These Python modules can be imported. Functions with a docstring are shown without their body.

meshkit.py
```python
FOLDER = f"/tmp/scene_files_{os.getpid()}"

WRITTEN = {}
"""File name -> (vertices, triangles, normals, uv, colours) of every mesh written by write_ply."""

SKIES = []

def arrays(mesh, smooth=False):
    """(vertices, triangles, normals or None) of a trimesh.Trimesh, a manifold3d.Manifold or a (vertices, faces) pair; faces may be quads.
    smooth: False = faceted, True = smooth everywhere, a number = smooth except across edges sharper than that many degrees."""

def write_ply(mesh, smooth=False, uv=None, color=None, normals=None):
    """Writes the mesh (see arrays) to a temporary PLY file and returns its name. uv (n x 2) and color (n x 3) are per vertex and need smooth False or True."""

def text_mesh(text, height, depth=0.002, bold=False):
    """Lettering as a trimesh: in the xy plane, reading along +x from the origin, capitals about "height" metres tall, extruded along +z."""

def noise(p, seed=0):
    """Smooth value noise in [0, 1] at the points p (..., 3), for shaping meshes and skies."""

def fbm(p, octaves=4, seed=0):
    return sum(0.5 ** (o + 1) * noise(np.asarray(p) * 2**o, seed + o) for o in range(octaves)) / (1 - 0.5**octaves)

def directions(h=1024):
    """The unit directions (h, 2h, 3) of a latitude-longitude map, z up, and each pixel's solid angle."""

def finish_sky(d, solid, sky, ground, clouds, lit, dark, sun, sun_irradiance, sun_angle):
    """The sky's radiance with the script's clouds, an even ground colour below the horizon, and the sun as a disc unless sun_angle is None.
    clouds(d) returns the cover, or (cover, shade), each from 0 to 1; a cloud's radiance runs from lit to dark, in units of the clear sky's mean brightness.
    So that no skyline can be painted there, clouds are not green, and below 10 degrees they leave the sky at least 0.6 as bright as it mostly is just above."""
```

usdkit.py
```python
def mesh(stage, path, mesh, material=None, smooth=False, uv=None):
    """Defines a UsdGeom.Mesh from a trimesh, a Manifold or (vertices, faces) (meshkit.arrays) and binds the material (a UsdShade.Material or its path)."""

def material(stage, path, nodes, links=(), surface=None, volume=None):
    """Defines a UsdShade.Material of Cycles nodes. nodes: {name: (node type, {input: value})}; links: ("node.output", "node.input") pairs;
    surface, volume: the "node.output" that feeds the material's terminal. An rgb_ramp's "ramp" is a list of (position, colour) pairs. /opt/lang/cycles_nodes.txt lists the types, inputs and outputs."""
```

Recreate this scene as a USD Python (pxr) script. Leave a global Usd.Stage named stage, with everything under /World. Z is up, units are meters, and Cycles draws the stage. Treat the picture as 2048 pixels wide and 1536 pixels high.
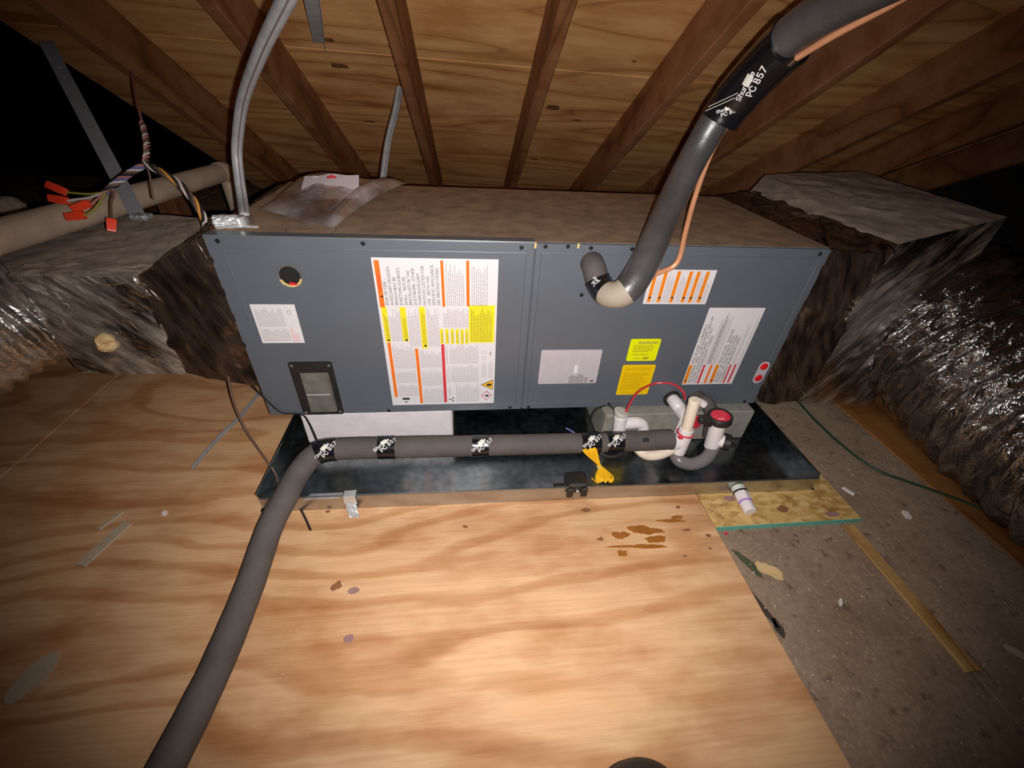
import math, random
import numpy as np, trimesh, usdkit, meshkit
from pxr import Usd, UsdGeom, UsdLux, Gf, Sdf, UsdShade
from manifold3d import Manifold, CrossSection

stage = Usd.Stage.CreateInMemory()
UsdGeom.SetStageUpAxis(stage, UsdGeom.Tokens.z)
UsdGeom.SetStageMetersPerUnit(stage, 1.0)
UsdGeom.Xform.Define(stage, '/World')
A = np.array

# ------------------------------------------------------------------ camera, flash lamp, exposure
PITCH, ROLL, YAW = -0.63134027, 0.06543297, 0.14046165
EYE = A([0.48628191, -0.84967275, 0.7112802])
FPX = 830.0
EXPOSURE = 0.0
FLASH_POWER = 51.5
FLASH_ANGLE = 61.0
FLASH_TILT = math.radians(3.5)
FLASH_SOFT = 0.75
cy, sy, cp, sp = math.cos(YAW), math.sin(YAW), math.cos(PITCH), math.sin(PITCH)
FW = A([sy * cp, cy * cp, sp]); _r = A([cy, -sy, 0.0]); _u = np.cross(_r, FW)
RT = math.cos(ROLL) * _r + math.sin(ROLL) * _u
UP = -math.sin(ROLL) * _r + math.cos(ROLL) * _u


def rows(x, y, z, o):
    return Gf.Matrix4d(*[float(v) for v in (*x, 0, *y, 0, *z, 0, *o, 1)])


cam = UsdGeom.Camera.Define(stage, '/World/camera')
cam.AddTransformOp().Set(rows(RT, UP, -FW, EYE))
cam.CreateHorizontalApertureAttr(36.0); cam.CreateVerticalApertureAttr(27.0)
cam.CreateFocalLengthAttr(FPX / 2048 * 36.0)
cam.CreateClippingRangeAttr(Gf.Vec2f(0.02, 50))
cam.CreateExposureAttr(EXPOSURE)

# the phone's own flash: a tiny lamp with a soft cone just beside the lens
fl = UsdLux.SphereLight.Define(stage, '/World/phone_flash')
_c, _s = math.cos(FLASH_TILT), math.sin(FLASH_TILT)
fl.AddTransformOp().Set(rows(RT, _c * UP - _s * FW, -(_c * FW + _s * UP), EYE + 0.018 * RT - 0.010 * UP + 0.004 * FW))
fl.CreateRadiusAttr(0.004)
fl.CreateIntensityAttr(FLASH_POWER / (4 * math.pi * math.pi * 0.004 ** 2))
fl.CreateColorAttr(Gf.Vec3f(1.0, 0.965, 0.93))
sh = UsdLux.ShapingAPI.Apply(fl.GetPrim())
sh.CreateShapingConeAngleAttr(FLASH_ANGLE); sh.CreateShapingConeSoftnessAttr(FLASH_SOFT)


# measured points: where a sight line of the photograph meets a known plane of the room
def ray(p): return FW + RT * (p[0] - 1024) / FPX - UP * (p[1] - 768) / FPX
def hit(p, n, c): d = ray(p); n = A(n, float); return EYE + d * (c - n @ EYE) / (n @ d)
def Zp(p, z): return hit(p, (0, 0, 1), z)
def Yp(p, y): return hit(p, (0, 1, 0), y)
def Tp(p, t): return EYE + ray(p) * t


# ------------------------------------------------------------------ prims
counts = {}


def path_for(name, parent):
    base = (parent.GetPath().pathString if parent is not None else '/World') + '/' + name
    k = counts.get(base, 0); counts[base] = k + 1
    return base if k == 0 else f'{base}_{k:03d}'


def prim_of(x): return x.GetPrim() if hasattr(x, 'GetPrim') and not isinstance(x, Usd.Prim) else x


def tag(p, label=None, cat=None, group=None, kind=None):
    for k, v in (('label', label), ('category', cat), ('group', group), ('kind', kind)):
        if v: p.SetCustomDataByKey(k, v)
    return p


def obj(name, mesh, m, parent=None, label=None, cat=None, group=None, kind=None, smooth=30):
    me = usdkit.mesh(stage, path_for(name, parent), mesh, m, smooth=smooth)
    return tag(me.GetPrim(), label, cat, group, kind)


def thing(name, label=None, cat=None, group=None, kind=None, parent=None, mat=None, loc=None):
    x = UsdGeom.Xform.Define(stage, path_for(name, parent))
    if mat is not None: x.AddTransformOp().Set(mat)
    if loc is not None: x.AddTranslateOp().Set(Gf.Vec3d(*map(float, loc)))
    return tag(x.GetPrim(), label, cat, group, kind)


# ------------------------------------------------------------------ mesh helpers
def cat(ms): return trimesh.util.concatenate([m for m in ms if m is not None])


def hull(p): return trimesh.PointCloud(np.asarray(p, float)).convex_hull


def box(lo, hi, b=0.0):
    lo, hi = A(lo, float), A(hi, float); b = min(b, *(0.45 * (hi - lo)))
    if b <= 0:
        m = trimesh.creation.box(hi - lo); m.apply_translation((lo + hi) / 2); return m
    pts = []
    for c in np.ndindex(2, 2, 2):
        corner = np.where(A(c) == 1, hi, lo); sgn = np.where(A(c) == 1, -1, 1)
        for k in range(3):
            o = sgn * b; o[k] = 0; pts.append(corner + o)
    return hull(pts)


def spline(pts, n=12):
    P = A(pts, float); P = np.vstack([2 * P[0] - P[1], P, 2 * P[-1] - P[-2]]); out = []
    for i in range(1, len(P) - 2):
        p0, p1, p2, p3 = P[i - 1:i + 3]
        for t in np.linspace(0, 1, n, endpoint=False):
            out.append(0.5 * (2 * p1 + (p2 - p0) * t + (2 * p0 - 5 * p1 + 4 * p2 - p3) * t * t + (3 * p1 - p0 - 3 * p2 + p3) * t ** 3))
    out.append(P[-2]); return A(out)


def frames(P):
    T = np.gradient(P, axis=0); T /= np.linalg.norm(T, axis=1)[:, None]
    a = A([0, 0, 1.0]) if abs(T[0][2]) < 0.9 else A([1.0, 0, 0])
    N = [np.cross(T[0], a)]; N[0] /= np.linalg.norm(N[0])
    for i in range(1, len(P)):
        v = N[-1] - T[i] * (N[-1] @ T[i]); N.append(v / np.linalg.norm(v))
    N = A(N); return T, N, np.cross(T, N)


def tube(P, r, n=18, caps=True, flat=1.0, wob=0.0, seed=0):
    P = A(P, float); T, N, B = frames(P)
    r = np.broadcast_to(A(r, float), (len(P),))
    th = np.linspace(0, 2 * np.pi, n, endpoint=False)
    ring = np.cos(th)[None, :, None] * N[:, None, :] * flat + np.sin(th)[None, :, None] * B[:, None, :]
    R = r[:, None, None] * np.ones((1, n, 1))
    if wob:
        q = P[:, None, :] + ring * r[:, None, None]
        R = R * (1 + wob * (meshkit.fbm(q * 45, 3, seed) - 0.5))[..., None]
    V = (P[:, None, :] + ring * R).reshape(-1, 3)
    F = []
    for i in range(len(P) - 1):
        a = i * n + np.arange(n); b = i * n + (np.arange(n) + 1) % n
        F += list(np.stack([a, b, b + n], 1)) + list(np.stack([a, b + n, a + n], 1))
    if caps:
        V = np.vstack([V, P[0], P[-1]]); k = len(P) * n; e = (len(P) - 1) * n
        for j in range(n):
            F += [[k, (j + 1) % n, j], [k + 1, e + j, e + (j + 1) % n]]
    m = trimesh.Trimesh(V, A(F), process=False)
    if m.volume < 0: m.invert()
    return m


def sub(P, f0, f1, n=14):
    L = np.r_[0, np.cumsum(np.linalg.norm(np.diff(P, axis=0), axis=1))]; L /= L[-1]
    s = np.linspace(f0, f1, n); return np.stack([np.interp(s, L, P[:, k]) for k in range(3)], 1)


def basis(d, ref=None):
    d = A(d, float) / np.linalg.norm(d)
    a = A(ref, float) if ref is not None else (A([0, 0, 1.0]) if abs(d[2]) < 0.9 else A([1.0, 0, 0]))
    x = a - d * (a @ d); x /= np.linalg.norm(x); return x, np.cross(d, x), d


def place(m, o, x, y, z):
    M = np.eye(4); M[:3, 0], M[:3, 1], M[:3, 2], M[:3, 3] = x, y, z, o
    m = m.copy(); m.apply_transform(M); return m


def lathe(prof, o, d, n=32):
    m = trimesh.creation.revolve(A(prof, float), sections=n)
    if m.volume < 0: m.invert()
    x, y, z = basis(d); return place(m, o, x, y, z)


def cyl(o, d, r, h, b=0.0, n=28, r2=None):
    r2 = r if r2 is None else r2; b = min(b, h * .4, r * .6)
    prof = [(0, 0), (r - b, 0), (r, b), (r2, h - b), (r2 - b, h), (0, h)]
    if b == 0: prof = [(0, 0), (r, 0), (r2, h), (0, h)]
    return lathe(prof, o, d, n)


def ring(o, d, ro, ri, h, n=32):
    return lathe([(ri, 0), (ro, 0), (ro, h), (ri, h), (ri, 0)], o, d, n)


def prism(poly, o, x, y, z, depth):
    """2d outline (in x, y) extruded along z from o."""
    m = CrossSection([A(poly, float)]).extrude(depth).to_mesh()
    m = trimesh.Trimesh(m.vert_properties[:, :3], m.tri_verts)
    m = place(m, o, x, y, z)
    if m.volume < 0: m.invert()
    return m


def rrect(x0, x1, y0, y1, r, n=5):
    out = []
    for cx, cy_, a0 in ((x1 - r, y1 - r, 0), (x0 + r, y1 - r, 90), (x0 + r, y0 + r, 180), (x1 - r, y0 + r, 270)):
        for k in range(n + 1):
            a = math.radians(a0 + 90 * k / n); out.append((cx + r * math.cos(a), cy_ + r * math.sin(a)))
    return out


EX, EY, EZ = A([1.0, 0, 0]), A([0, 1.0, 0]), A([0, 0, 1.0])


def crumple(m, edge=0.02, amp=0.006, freq=18, seed=1, ridged=True, stretch=(1, 1, 1)):
    v, f = trimesh.remesh.subdivide_to_size(m.vertices, m.faces, edge, max_iter=20)
    m = trimesh.Trimesh(v, f); m.merge_vertices()
    nz = meshkit.fbm(m.vertices * freq * A(stretch), 3, seed)
    if ridged: nz = 1 - np.abs(2 * nz - 1) * 1.6
    m.vertices = m.vertices + m.vertex_normals * ((nz - 0.5) * amp)[:, None]
    return m


def quads(q):
    q = A(q, float); V = q.reshape(-1, 3); k = np.arange(len(q))[:, None] * 4
    F = np.vstack([k + A([0, 1, 2]), k + A([0, 2, 3])]); return trimesh.Trimesh(V, F, process=False)


# ------------------------------------------------------------------ materials
UsdGeom.Scope.Define(stage, '/World/Looks')
M = {}


def mat(name, nodes, links, surface='p.BSDF'):
    M[name] = usdkit.material(stage, '/World/Looks/' + name, nodes, links, surface=surface); return M[name]


def lin(c): return tuple(((v / 255) / 12.92 if v / 255 <= .04045 else ((v / 255 + .055) / 1.055) ** 2.4) for v in c)


def simple(name, col, rough=0.5, metal=0.0, var=0.15, scale=30, bump=0.0, bscale=200, stretch=(1, 1, 1), spec=0.5, col2=None, coat=0.0, rvar=0.0, detail=3):
    c2 = col2 or tuple(v * (1 - var) for v in col); c1 = tuple(min(1, v * (1 + var)) for v in col) if col2 is None else col
    nodes = {'tc': ('texture_coordinate', {}), 'mp': ('mapping', {'scale': tuple(float(s) for s in stretch)}),
             'n': ('noise_texture', {'scale': float(scale), 'detail': float(detail), 'roughness': .6}),
             'r': ('rgb_ramp', {'ramp': [(.3, c2), (.7, c1)]}),
             'p': ('principled_bsdf', {'roughness': float(rough), 'metallic': float(metal), 'specular_ior_level': float(spec), 'coat_weight': float(coat)})}
    links = [('tc.object', 'mp.vector'), ('mp.vector', 'n.vector'), ('n.fac', 'r.fac'), ('r.color', 'p.base_color')]
    if bump:
        nodes['n2'] = ('noise_texture', {'scale': float(bscale), 'detail': 3.0, 'roughness': .6})
        nodes['b'] = ('bump', {'strength': float(bump), 'distance': .004})
        links += [('mp.vector', 'n2.vector'), ('n2.fac', 'b.height'), ('b.normal', 'p.normal')]
    if rvar:
        nodes['mr'] = ('map_range', {'from_min': .3, 'from_max': .7, 'to_min': float(max(.05, rough - rvar)), 'to_max': float(min(1, rough + rvar))})
        links += [('n.fac', 'mr.value'), ('mr.result', 'p.roughness')]
    return mat(name, nodes, links)


def wood(name, light, mid, dark, freq=7.0, warp=1.0, mscale=(0.55, 2.2, 2.2), bands=9.0, slope=2.0, rough=.55, stain=None, bump=.12, axis='y', plateau=False):
    """flat-sawn veneer: contour lines of a stretched noise field, with fine fibre and blotches"""
    nodes = {'tc': ('texture_coordinate', {}),
             'mp': ('mapping', {'scale': tuple(map(float, mscale))}),
             'n': ('noise_texture', {'scale': 1.6, 'detail': 5.0 if plateau else 1.6, 'roughness': .40, 'distortion': .25}),
             'x': ('separate_xyz', {}),
             'k': ('math', {'math_type': 'multiply', 'value2': float(bands)}),
             'a': ('math', {'math_type': 'multiply_add', 'value2': float(slope)}),
             'f': ('math', {'math_type': 'fraction'}),
             'r': ('rgb_ramp', {'ramp': [(0, light), (.10, mid), (.16, dark), (.34, mid), (.46, light), (1, light)] if plateau else [(0, dark), (.05, mid), (.35, light), (.62, light), (.9, mid), (1, dark)]}),
             'mf': ('mapping', {'scale': (6.0, 170.0, 170.0)}),
             'nf': ('noise_texture', {'scale': 1.0, 'detail': 4.0, 'roughness': .7}),
             'rf': ('rgb_ramp', {'ramp': [(.25, (.72, .68, .62)), (.6, (1, 1, 1))]}),
             'm1': ('mix_color', {'blend_type': 'multiply', 'fac': .65}),
             'mb': ('mapping', {'scale': (1.6, 4.0, 4.0)}),
             'nb': ('noise_texture', {'scale': 2.3, 'detail': 4.0, 'roughness': .6}),
             'rb': ('rgb_ramp', {'ramp': [(.36, (.70, .55, .42)), (.56, (1, 1, 1)), (.75, (1.0, .93, .82))]}),
             'm2': ('mix_color', {'blend_type': 'multiply', 'fac': .8}),
             'b': ('bump', {'strength': float(bump), 'distance': .003}),
             'p': ('principled_bsdf', {'roughness': float(rough), 'specular_ior_level': .3})}
    links = [('tc.object', 'mp.vector'), ('mp.vector', 'n.vector'), ('n.fac', 'k.value1'), ('tc.object', 'x.vector'), ('x.' + axis, 'a.value1'), ('k.value', 'a.value3'),
             ('a.value', 'f.value1'), ('f.value', 'r.fac'), ('tc.object', 'mf.vector'), ('mf.vector', 'nf.vector'), ('nf.fac', 'rf.fac'), ('r.color', 'm1.a'), ('rf.color', 'm1.b'),
             ('tc.object', 'mb.vector'), ('mb.vector', 'nb.vector'), ('nb.fac', 'rb.fac'), ('m1.result', 'm2.a'), ('rb.color', 'm2.b'), ('m2.result', 'p.base_color'),
             ('nf.fac', 'b.height'), ('b.normal', 'p.normal')]
    return mat(name, nodes, links)


wood('floor_plywood', (.68, .41, .225), (.565, .305, .150), (.53, .275, .130), bands=11, slope=8.0, mscale=(.48, 1.7, 1.7), plateau=True)
wood('roof_plywood', (.88, .50, .215), (.76, .40, .155), (.52, .24, .085), bands=7, slope=6.0, mscale=(.35, 2.6, 2.6), rough=.6)
wood('rafter_wood', (.36, .165, .078), (.29, .122, .05), (.18, .075, .03), bands=5, slope=9.0, mscale=(3.0, .5, 3.0), rough=.65, axis='x')
wood('lath_wood', (.50, .31, .12), (.42, .24, .085), (.26, .13, .04), bands=4, slope=30.0, mscale=(3.0, .6, 3.0), rough=.6, axis='x')
wood('joist_wood', (.34, .15, .045), (.28, .115, .032), (.18, .07, .02), bands=5, slope=12.0, mscale=(3.0, .6, 3.0), rough=.6, axis='x')

# grimy chipboard
mat('chipboard', {'tc': ('texture_coordinate', {}),
    'n1': ('noise_texture', {'scale': 5.0, 'detail': 5.0, 'roughness': .65}), 'r1': ('rgb_ramp', {'ramp': [(.3, (.24, .165, .115)), (.7, (.36, .265, .195))]}),
    'v': ('voronoi_texture', {'scale': 110.0}), 'rv': ('rgb_ramp', {'ramp': [(.0, (1.7, 1.6, 1.45)), (.12, (1.25, 1.2, 1.15)), (.3, (1, 1, 1)), (1, (.78, .75, .72))]}),
    'm1': ('mix_color', {'blend_type': 'multiply', 'fac': .75, 'use_clamp': False}),
    'n2': ('noise_texture', {'scale': 34.0, 'detail': 3.0, 'roughness': .6}), 'r2': ('rgb_ramp', {'ramp': [(.30, (.35, .28, .30)), (.42, (1, 1, 1))]}),
    'm2': ('mix_color', {'blend_type': 'multiply', 'fac': .7}), 'b': ('bump', {'strength': .5, 'distance': .004}),
    'p': ('principled_bsdf', {'roughness': .85, 'specular_ior_level': .25})},
    [('tc.object', 'n1.vector'), ('n1.fac', 'r1.fac'), ('tc.object', 'v.vector'), ('v.distance', 'rv.fac'), ('r1.color', 'm1.a'), ('rv.color', 'm1.b'),
     ('tc.object', 'n2.vector'), ('n2.fac', 'r2.fac'), ('m1.result', 'm2.a'), ('r2.color', 'm2.b'), ('m2.result', 'p.base_color'), ('n2.fac', 'b.height'), ('b.normal', 'p.normal')])
# strand board
mat('strand_board', {'tc': ('texture_coordinate', {}), 'mp': ('mapping', {'scale': (1.0, 2.2, 1.0), 'rotation': (0, 0, .5)}),
    'v': ('voronoi_texture', {'scale': 38.0, 'randomness': 1.0}), 'sx': ('separate_xyz', {}),
    'r1': ('rgb_ramp', {'ramp': [(0, (.42, .25, .075)), (.5, (.56, .35, .12)), (1, (.66, .45, .19))]}),
    'n2': ('noise_texture', {'scale': 14.0, 'detail': 4.0, 'roughness': .7}), 'r2': ('rgb_ramp', {'ramp': [(.34, (.45, .27, .15)), (.48, (1, 1, 1))]}),
    'm2': ('mix_color', {'blend_type': 'multiply', 'fac': .8}), 'b': ('bump', {'strength': .25, 'distance': .003}),
    'p': ('principled_bsdf', {'roughness': .6})},
    [('tc.object', 'mp.vector'), ('mp.vector', 'v.vector'), ('v.color', 'sx.vector'), ('sx.x', 'r1.fac'), ('tc.object', 'n2.vector'), ('n2.fac', 'r2.fac'),
     ('r1.color', 'm2.a'), ('r2.color', 'm2.b'), ('m2.result', 'p.base_color'), ('v.distance', 'b.height'), ('b.normal', 'p.normal')])


def dusty(name, base, rough, metal, dust, lo=.45, hi=.62, top=True, scale=9.0, bump=.25, bscale=14.0, bdist=.02, stretch=(1, 1, 1), base2=None, turn=0.0):
    """shiny skin under patches of dust; dust lies thick where the surface faces up"""
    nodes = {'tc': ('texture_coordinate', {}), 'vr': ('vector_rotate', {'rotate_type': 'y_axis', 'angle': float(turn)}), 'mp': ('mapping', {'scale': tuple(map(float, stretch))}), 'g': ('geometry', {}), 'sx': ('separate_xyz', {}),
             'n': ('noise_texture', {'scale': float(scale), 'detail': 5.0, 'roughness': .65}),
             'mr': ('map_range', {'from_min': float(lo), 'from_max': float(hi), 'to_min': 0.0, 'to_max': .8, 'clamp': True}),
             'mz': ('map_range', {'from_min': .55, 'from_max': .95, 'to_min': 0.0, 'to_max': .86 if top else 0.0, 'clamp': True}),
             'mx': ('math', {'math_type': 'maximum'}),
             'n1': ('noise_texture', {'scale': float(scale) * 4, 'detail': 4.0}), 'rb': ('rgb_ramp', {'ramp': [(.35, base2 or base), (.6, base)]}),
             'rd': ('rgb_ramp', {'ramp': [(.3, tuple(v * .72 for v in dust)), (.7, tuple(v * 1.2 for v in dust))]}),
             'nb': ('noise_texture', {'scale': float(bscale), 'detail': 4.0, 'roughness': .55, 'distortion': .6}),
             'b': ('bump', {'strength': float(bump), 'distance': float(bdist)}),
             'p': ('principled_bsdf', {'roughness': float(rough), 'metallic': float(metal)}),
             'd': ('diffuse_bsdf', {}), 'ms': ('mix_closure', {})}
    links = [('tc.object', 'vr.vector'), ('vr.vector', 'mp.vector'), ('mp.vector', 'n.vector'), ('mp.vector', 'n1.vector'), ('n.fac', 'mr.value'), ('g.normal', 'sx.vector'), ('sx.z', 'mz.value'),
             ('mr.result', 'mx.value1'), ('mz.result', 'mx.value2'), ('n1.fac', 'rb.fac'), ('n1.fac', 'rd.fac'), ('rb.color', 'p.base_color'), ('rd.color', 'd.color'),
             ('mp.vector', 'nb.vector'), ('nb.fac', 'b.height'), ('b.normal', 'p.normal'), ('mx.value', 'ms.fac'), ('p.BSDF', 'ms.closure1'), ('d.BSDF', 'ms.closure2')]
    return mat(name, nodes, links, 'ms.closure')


dusty('cabinet_top', (.05, .055, .062), .35, 0, (.36, .245, .165), lo=.25, hi=.5, scale=6, bump=.05)
dusty('foil_wrap', (.74, .71, .68), .26, 1.0, (.46, .38, .315), lo=.40, hi=.72, scale=8, bump=.55, bscale=12, bdist=.03, stretch=(2.0, 1, .6), turn=.75)
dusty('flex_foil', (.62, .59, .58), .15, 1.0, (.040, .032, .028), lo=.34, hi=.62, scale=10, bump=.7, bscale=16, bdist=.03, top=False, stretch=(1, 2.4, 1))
dusty('foil_wrap_turned', (.74, .71, .68), .24, 1.0, (.44, .36, .30), lo=.48, hi=.78, scale=7, bump=.8, bscale=10, bdist=.03, stretch=(2.0, 1, .6), turn=-.8)
dusty('brown_tape', (.17, .115, .085), .14, .8, (.22, .15, .095), lo=.63, hi=.80, scale=6, bump=.7, bscale=9, bdist=.03, stretch=(1.8, 1, .55), top=False, base2=(.05, .033, .026), turn=.35)
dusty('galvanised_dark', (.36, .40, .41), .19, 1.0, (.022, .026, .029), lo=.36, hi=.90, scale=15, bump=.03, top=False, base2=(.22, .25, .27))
simple('cabinet_paint', (.098, .110, .132), .45, var=.05, scale=9, bump=.02, bscale=300, spec=.8)
simple('cabinet_side', (.10, .112, .128), .42, var=.08, scale=8)
simple('screw_black', (.010, .010, .012), .45, var=.1)
simple('black_plastic', (.018, .016, .015), .45, var=.25, scale=60)
simple('switch_grey', (.15, .14, .125), .3, var=.2, scale=40)
simple('galvanised', (.50, .50, .49), .30, .95, var=.07, scale=30)
simple('galvanised_bright', (.70, .71, .72), .32, .55, var=.2, scale=50, bump=.3, bscale=60)
simple('strap_metal', (.30, .31, .335), .5, .2, var=.12, scale=30)
simple('brace_metal', (.66, .68, .67), .6, .0, var=.12, scale=40)
simple('conduit_grey', (.38, .375, .39), .5, .15, var=.15, scale=40)
simple('concrete_light', (.70, .64, .66), .9, var=.06, scale=20, bump=.15, bscale=120, spec=.2)
simple('concrete_grey', (.25, .235, .205), .95, var=.18, scale=40, bump=.3, bscale=160, spec=.2)
simple('foam_brown', (.088, .075, .071), .75, var=.16, scale=14, bump=.15, bscale=220, spec=.3)
simple('foam_black', (.060, .056, .057), .40, var=.25, scale=12, bump=.12, bscale=160, spec=1.0)
simple('foam_beige', (.33, .275, .215), .6, var=.06, scale=18, spec=.3)
simple('tape_black', (.006, .006, .008), .25, var=.2, coat=.2)
simple('print_white', (.78, .76, .74), .5, var=.05)
simple('print_pale', (.62, .60, .50), .5, var=.05)
simple('copper', (.74, .34, .18), .35, .30, var=.12, scale=25)
simple('pvc_white', (.72, .66, .67), .3, var=.03, scale=20)
simple('pvc_cream', (.78, .66, .54), .32, var=.03, scale=20)
simple('pvc_grey', (.165, .145, .15), .3, var=.05)
simple('pvc_dusty', (.52, .40, .30), .7, var=.16, scale=12)
simple('cap_grey', (.46, .45, .43), .3, var=.06)
simple('collar_pale', (.56, .60, .56), .35, var=.05)
simple('cap_red', (.66, .02, .05), .25, var=.08, coat=.3)
simple('lens_red', (.72, .010, .018), .2, var=.05, coat=.4)
simple('clip_red', (.62, .025, .05), .35, var=.05)
simple('wire_red', (.52, .03, .04), .35, var=.05)
simple('wire_yellow', (.80, .44, .012), .4, var=.08)
simple('wire_black', (.018, .016, .016), .45, var=.1)
simple('wire_brown', (.12, .07, .05), .45, var=.15)
simple('wire_white', (.50, .43, .40), .5, var=.1)
simple('wire_orange', (.60, .27, .05), .5, var=.1)
simple('wire_pink', (.40, .15, .14), .5, var=.1)
simple('wire_blue', (.12, .12, .30), .5, var=.1)
simple('wire_green', (.012, .045, .022), .5, var=.1)
simple('wire_olive', (.26, .22, .03), .5, var=.1)
simple('connector_red', (.80, .055, .02), .35, var=.06)
simple('primer_purple', (.42, .26, .55), .4, var=.1)
simple('paint_teal', (.13, .42, .33), .6, var=.2, scale=40)
simple('label_white', (.70, .66, .68), .42, var=.01)
simple('label_silver', (.48, .43, .47), .38, var=.05, scale=40)
simple('ink_orange', (.85, .16, .012), .45, var=.02)
simple('ink_orange2', (.80, .22, .010), .45, var=.02)
simple('ink_red', (.62, .035, .05), .45, var=.02)
simple('ink_pink', (.78, .30, .31), .45, var=.02)
simple('ink_yellow', (.80, .68, .02), .45, var=.02)
simple('ink_lime', (.78, .82, .0), .4, var=.02)
simple('ink_amber', (.86, .55, .0), .4, var=.02)
simple('ink_black', (.03, .03, .032), .5, var=.02)
simple('ink_text', (.13, .115, .12), .5, var=.02)
simple('ink_fine', (.45, .40, .42), .5, var=.02)
simple('ink_olive', (.36, .31, .02), .5, var=.02)
simple('ink_gold', (.55, .33, .0), .5, var=.02)
simple('ink_sign', (.85, .42, .02), .45, var=.02)
simple('tab_yellow', (.62, .44, .17), .6, var=.1)
simple('paper', (.50, .43, .44), .8, var=.06, scale=8)
simple('paper_pale', (.46, .37, .27), .85, var=.1, scale=30)
simple('bone_white', (.72, .66, .66), .7, var=.05)
simple('water_wet', (.31, .11, .018), .18, var=.12, scale=40, spec=.6)
simple('knot_wood', (.19, .085, .032), .7, var=.35, scale=50)
simple('stain_brown', (.24, .10, .045), .6, var=.2, scale=60)
simple('stain_purple', (.30, .17, .16), .6, var=.15, scale=60)
simple('stain_grey', (.28, .20, .13), .7, var=.2, scale=40)
simple('paint_chip', (.60, .41, .20), .7, var=.12, scale=40)
simple('moss_green', (.07, .075, .035), .8, var=.2, scale=40)
simple('grime', (.05, .034, .03), .8, var=.3, scale=60)
simple('shoe_rubber', (.016, .014, .014), .6, var=.2, scale=40)
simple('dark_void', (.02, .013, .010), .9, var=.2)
# clear bag
mat('clear_film', {'t': ('transparent_bsdf', {'color': (.93, .92, .93)}), 'g': ('glossy_bsdf', {'color': (.9, .9, .92), 'roughness': .22}), 'd': ('diffuse_bsdf', {'color': (.75, .72, .76)}),
    'f': ('layer_weight', {'blend': .35}), 'tc': ('texture_coordinate', {}), 'n': ('noise_texture', {'scale': 9.0, 'detail': 3.0}), 'mr': ('map_range', {'from_min': .40, 'from_max': .70, 'to_min': .10, 'to_max': .72, 'clamp': True}),
    'nb': ('noise_texture', {'scale': 26.0, 'detail': 2.0}), 'b': ('bump', {'strength': .5, 'distance': .01}),
    'm1': ('mix_closure', {}), 'm2': ('mix_closure', {})},
    [('tc.object', 'n.vector'), ('n.fac', 'mr.value'), ('mr.result', 'm1.fac'), ('t.BSDF', 'm1.closure1'), ('d.BSDF', 'm1.closure2'), ('tc.object', 'nb.vector'), ('nb.fac', 'b.height'), ('b.normal', 'g.normal'),
     ('f.facing', 'm2.fac'), ('m1.closure', 'm2.closure1'), ('g.BSDF', 'm2.closure2')], 'm2.closure')
mat('sight_glass', {'t': ('transparent_bsdf', {}), 'g': ('glossy_bsdf', {'roughness': .05}), 'f': ('fresnel', {'IOR': 1.5}), 'm': ('mix_closure', {})},
    [('f.fac', 'm.fac'), ('t.BSDF', 'm.closure1'), ('g.BSDF', 'm.closure2')], 'm.closure')

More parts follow.
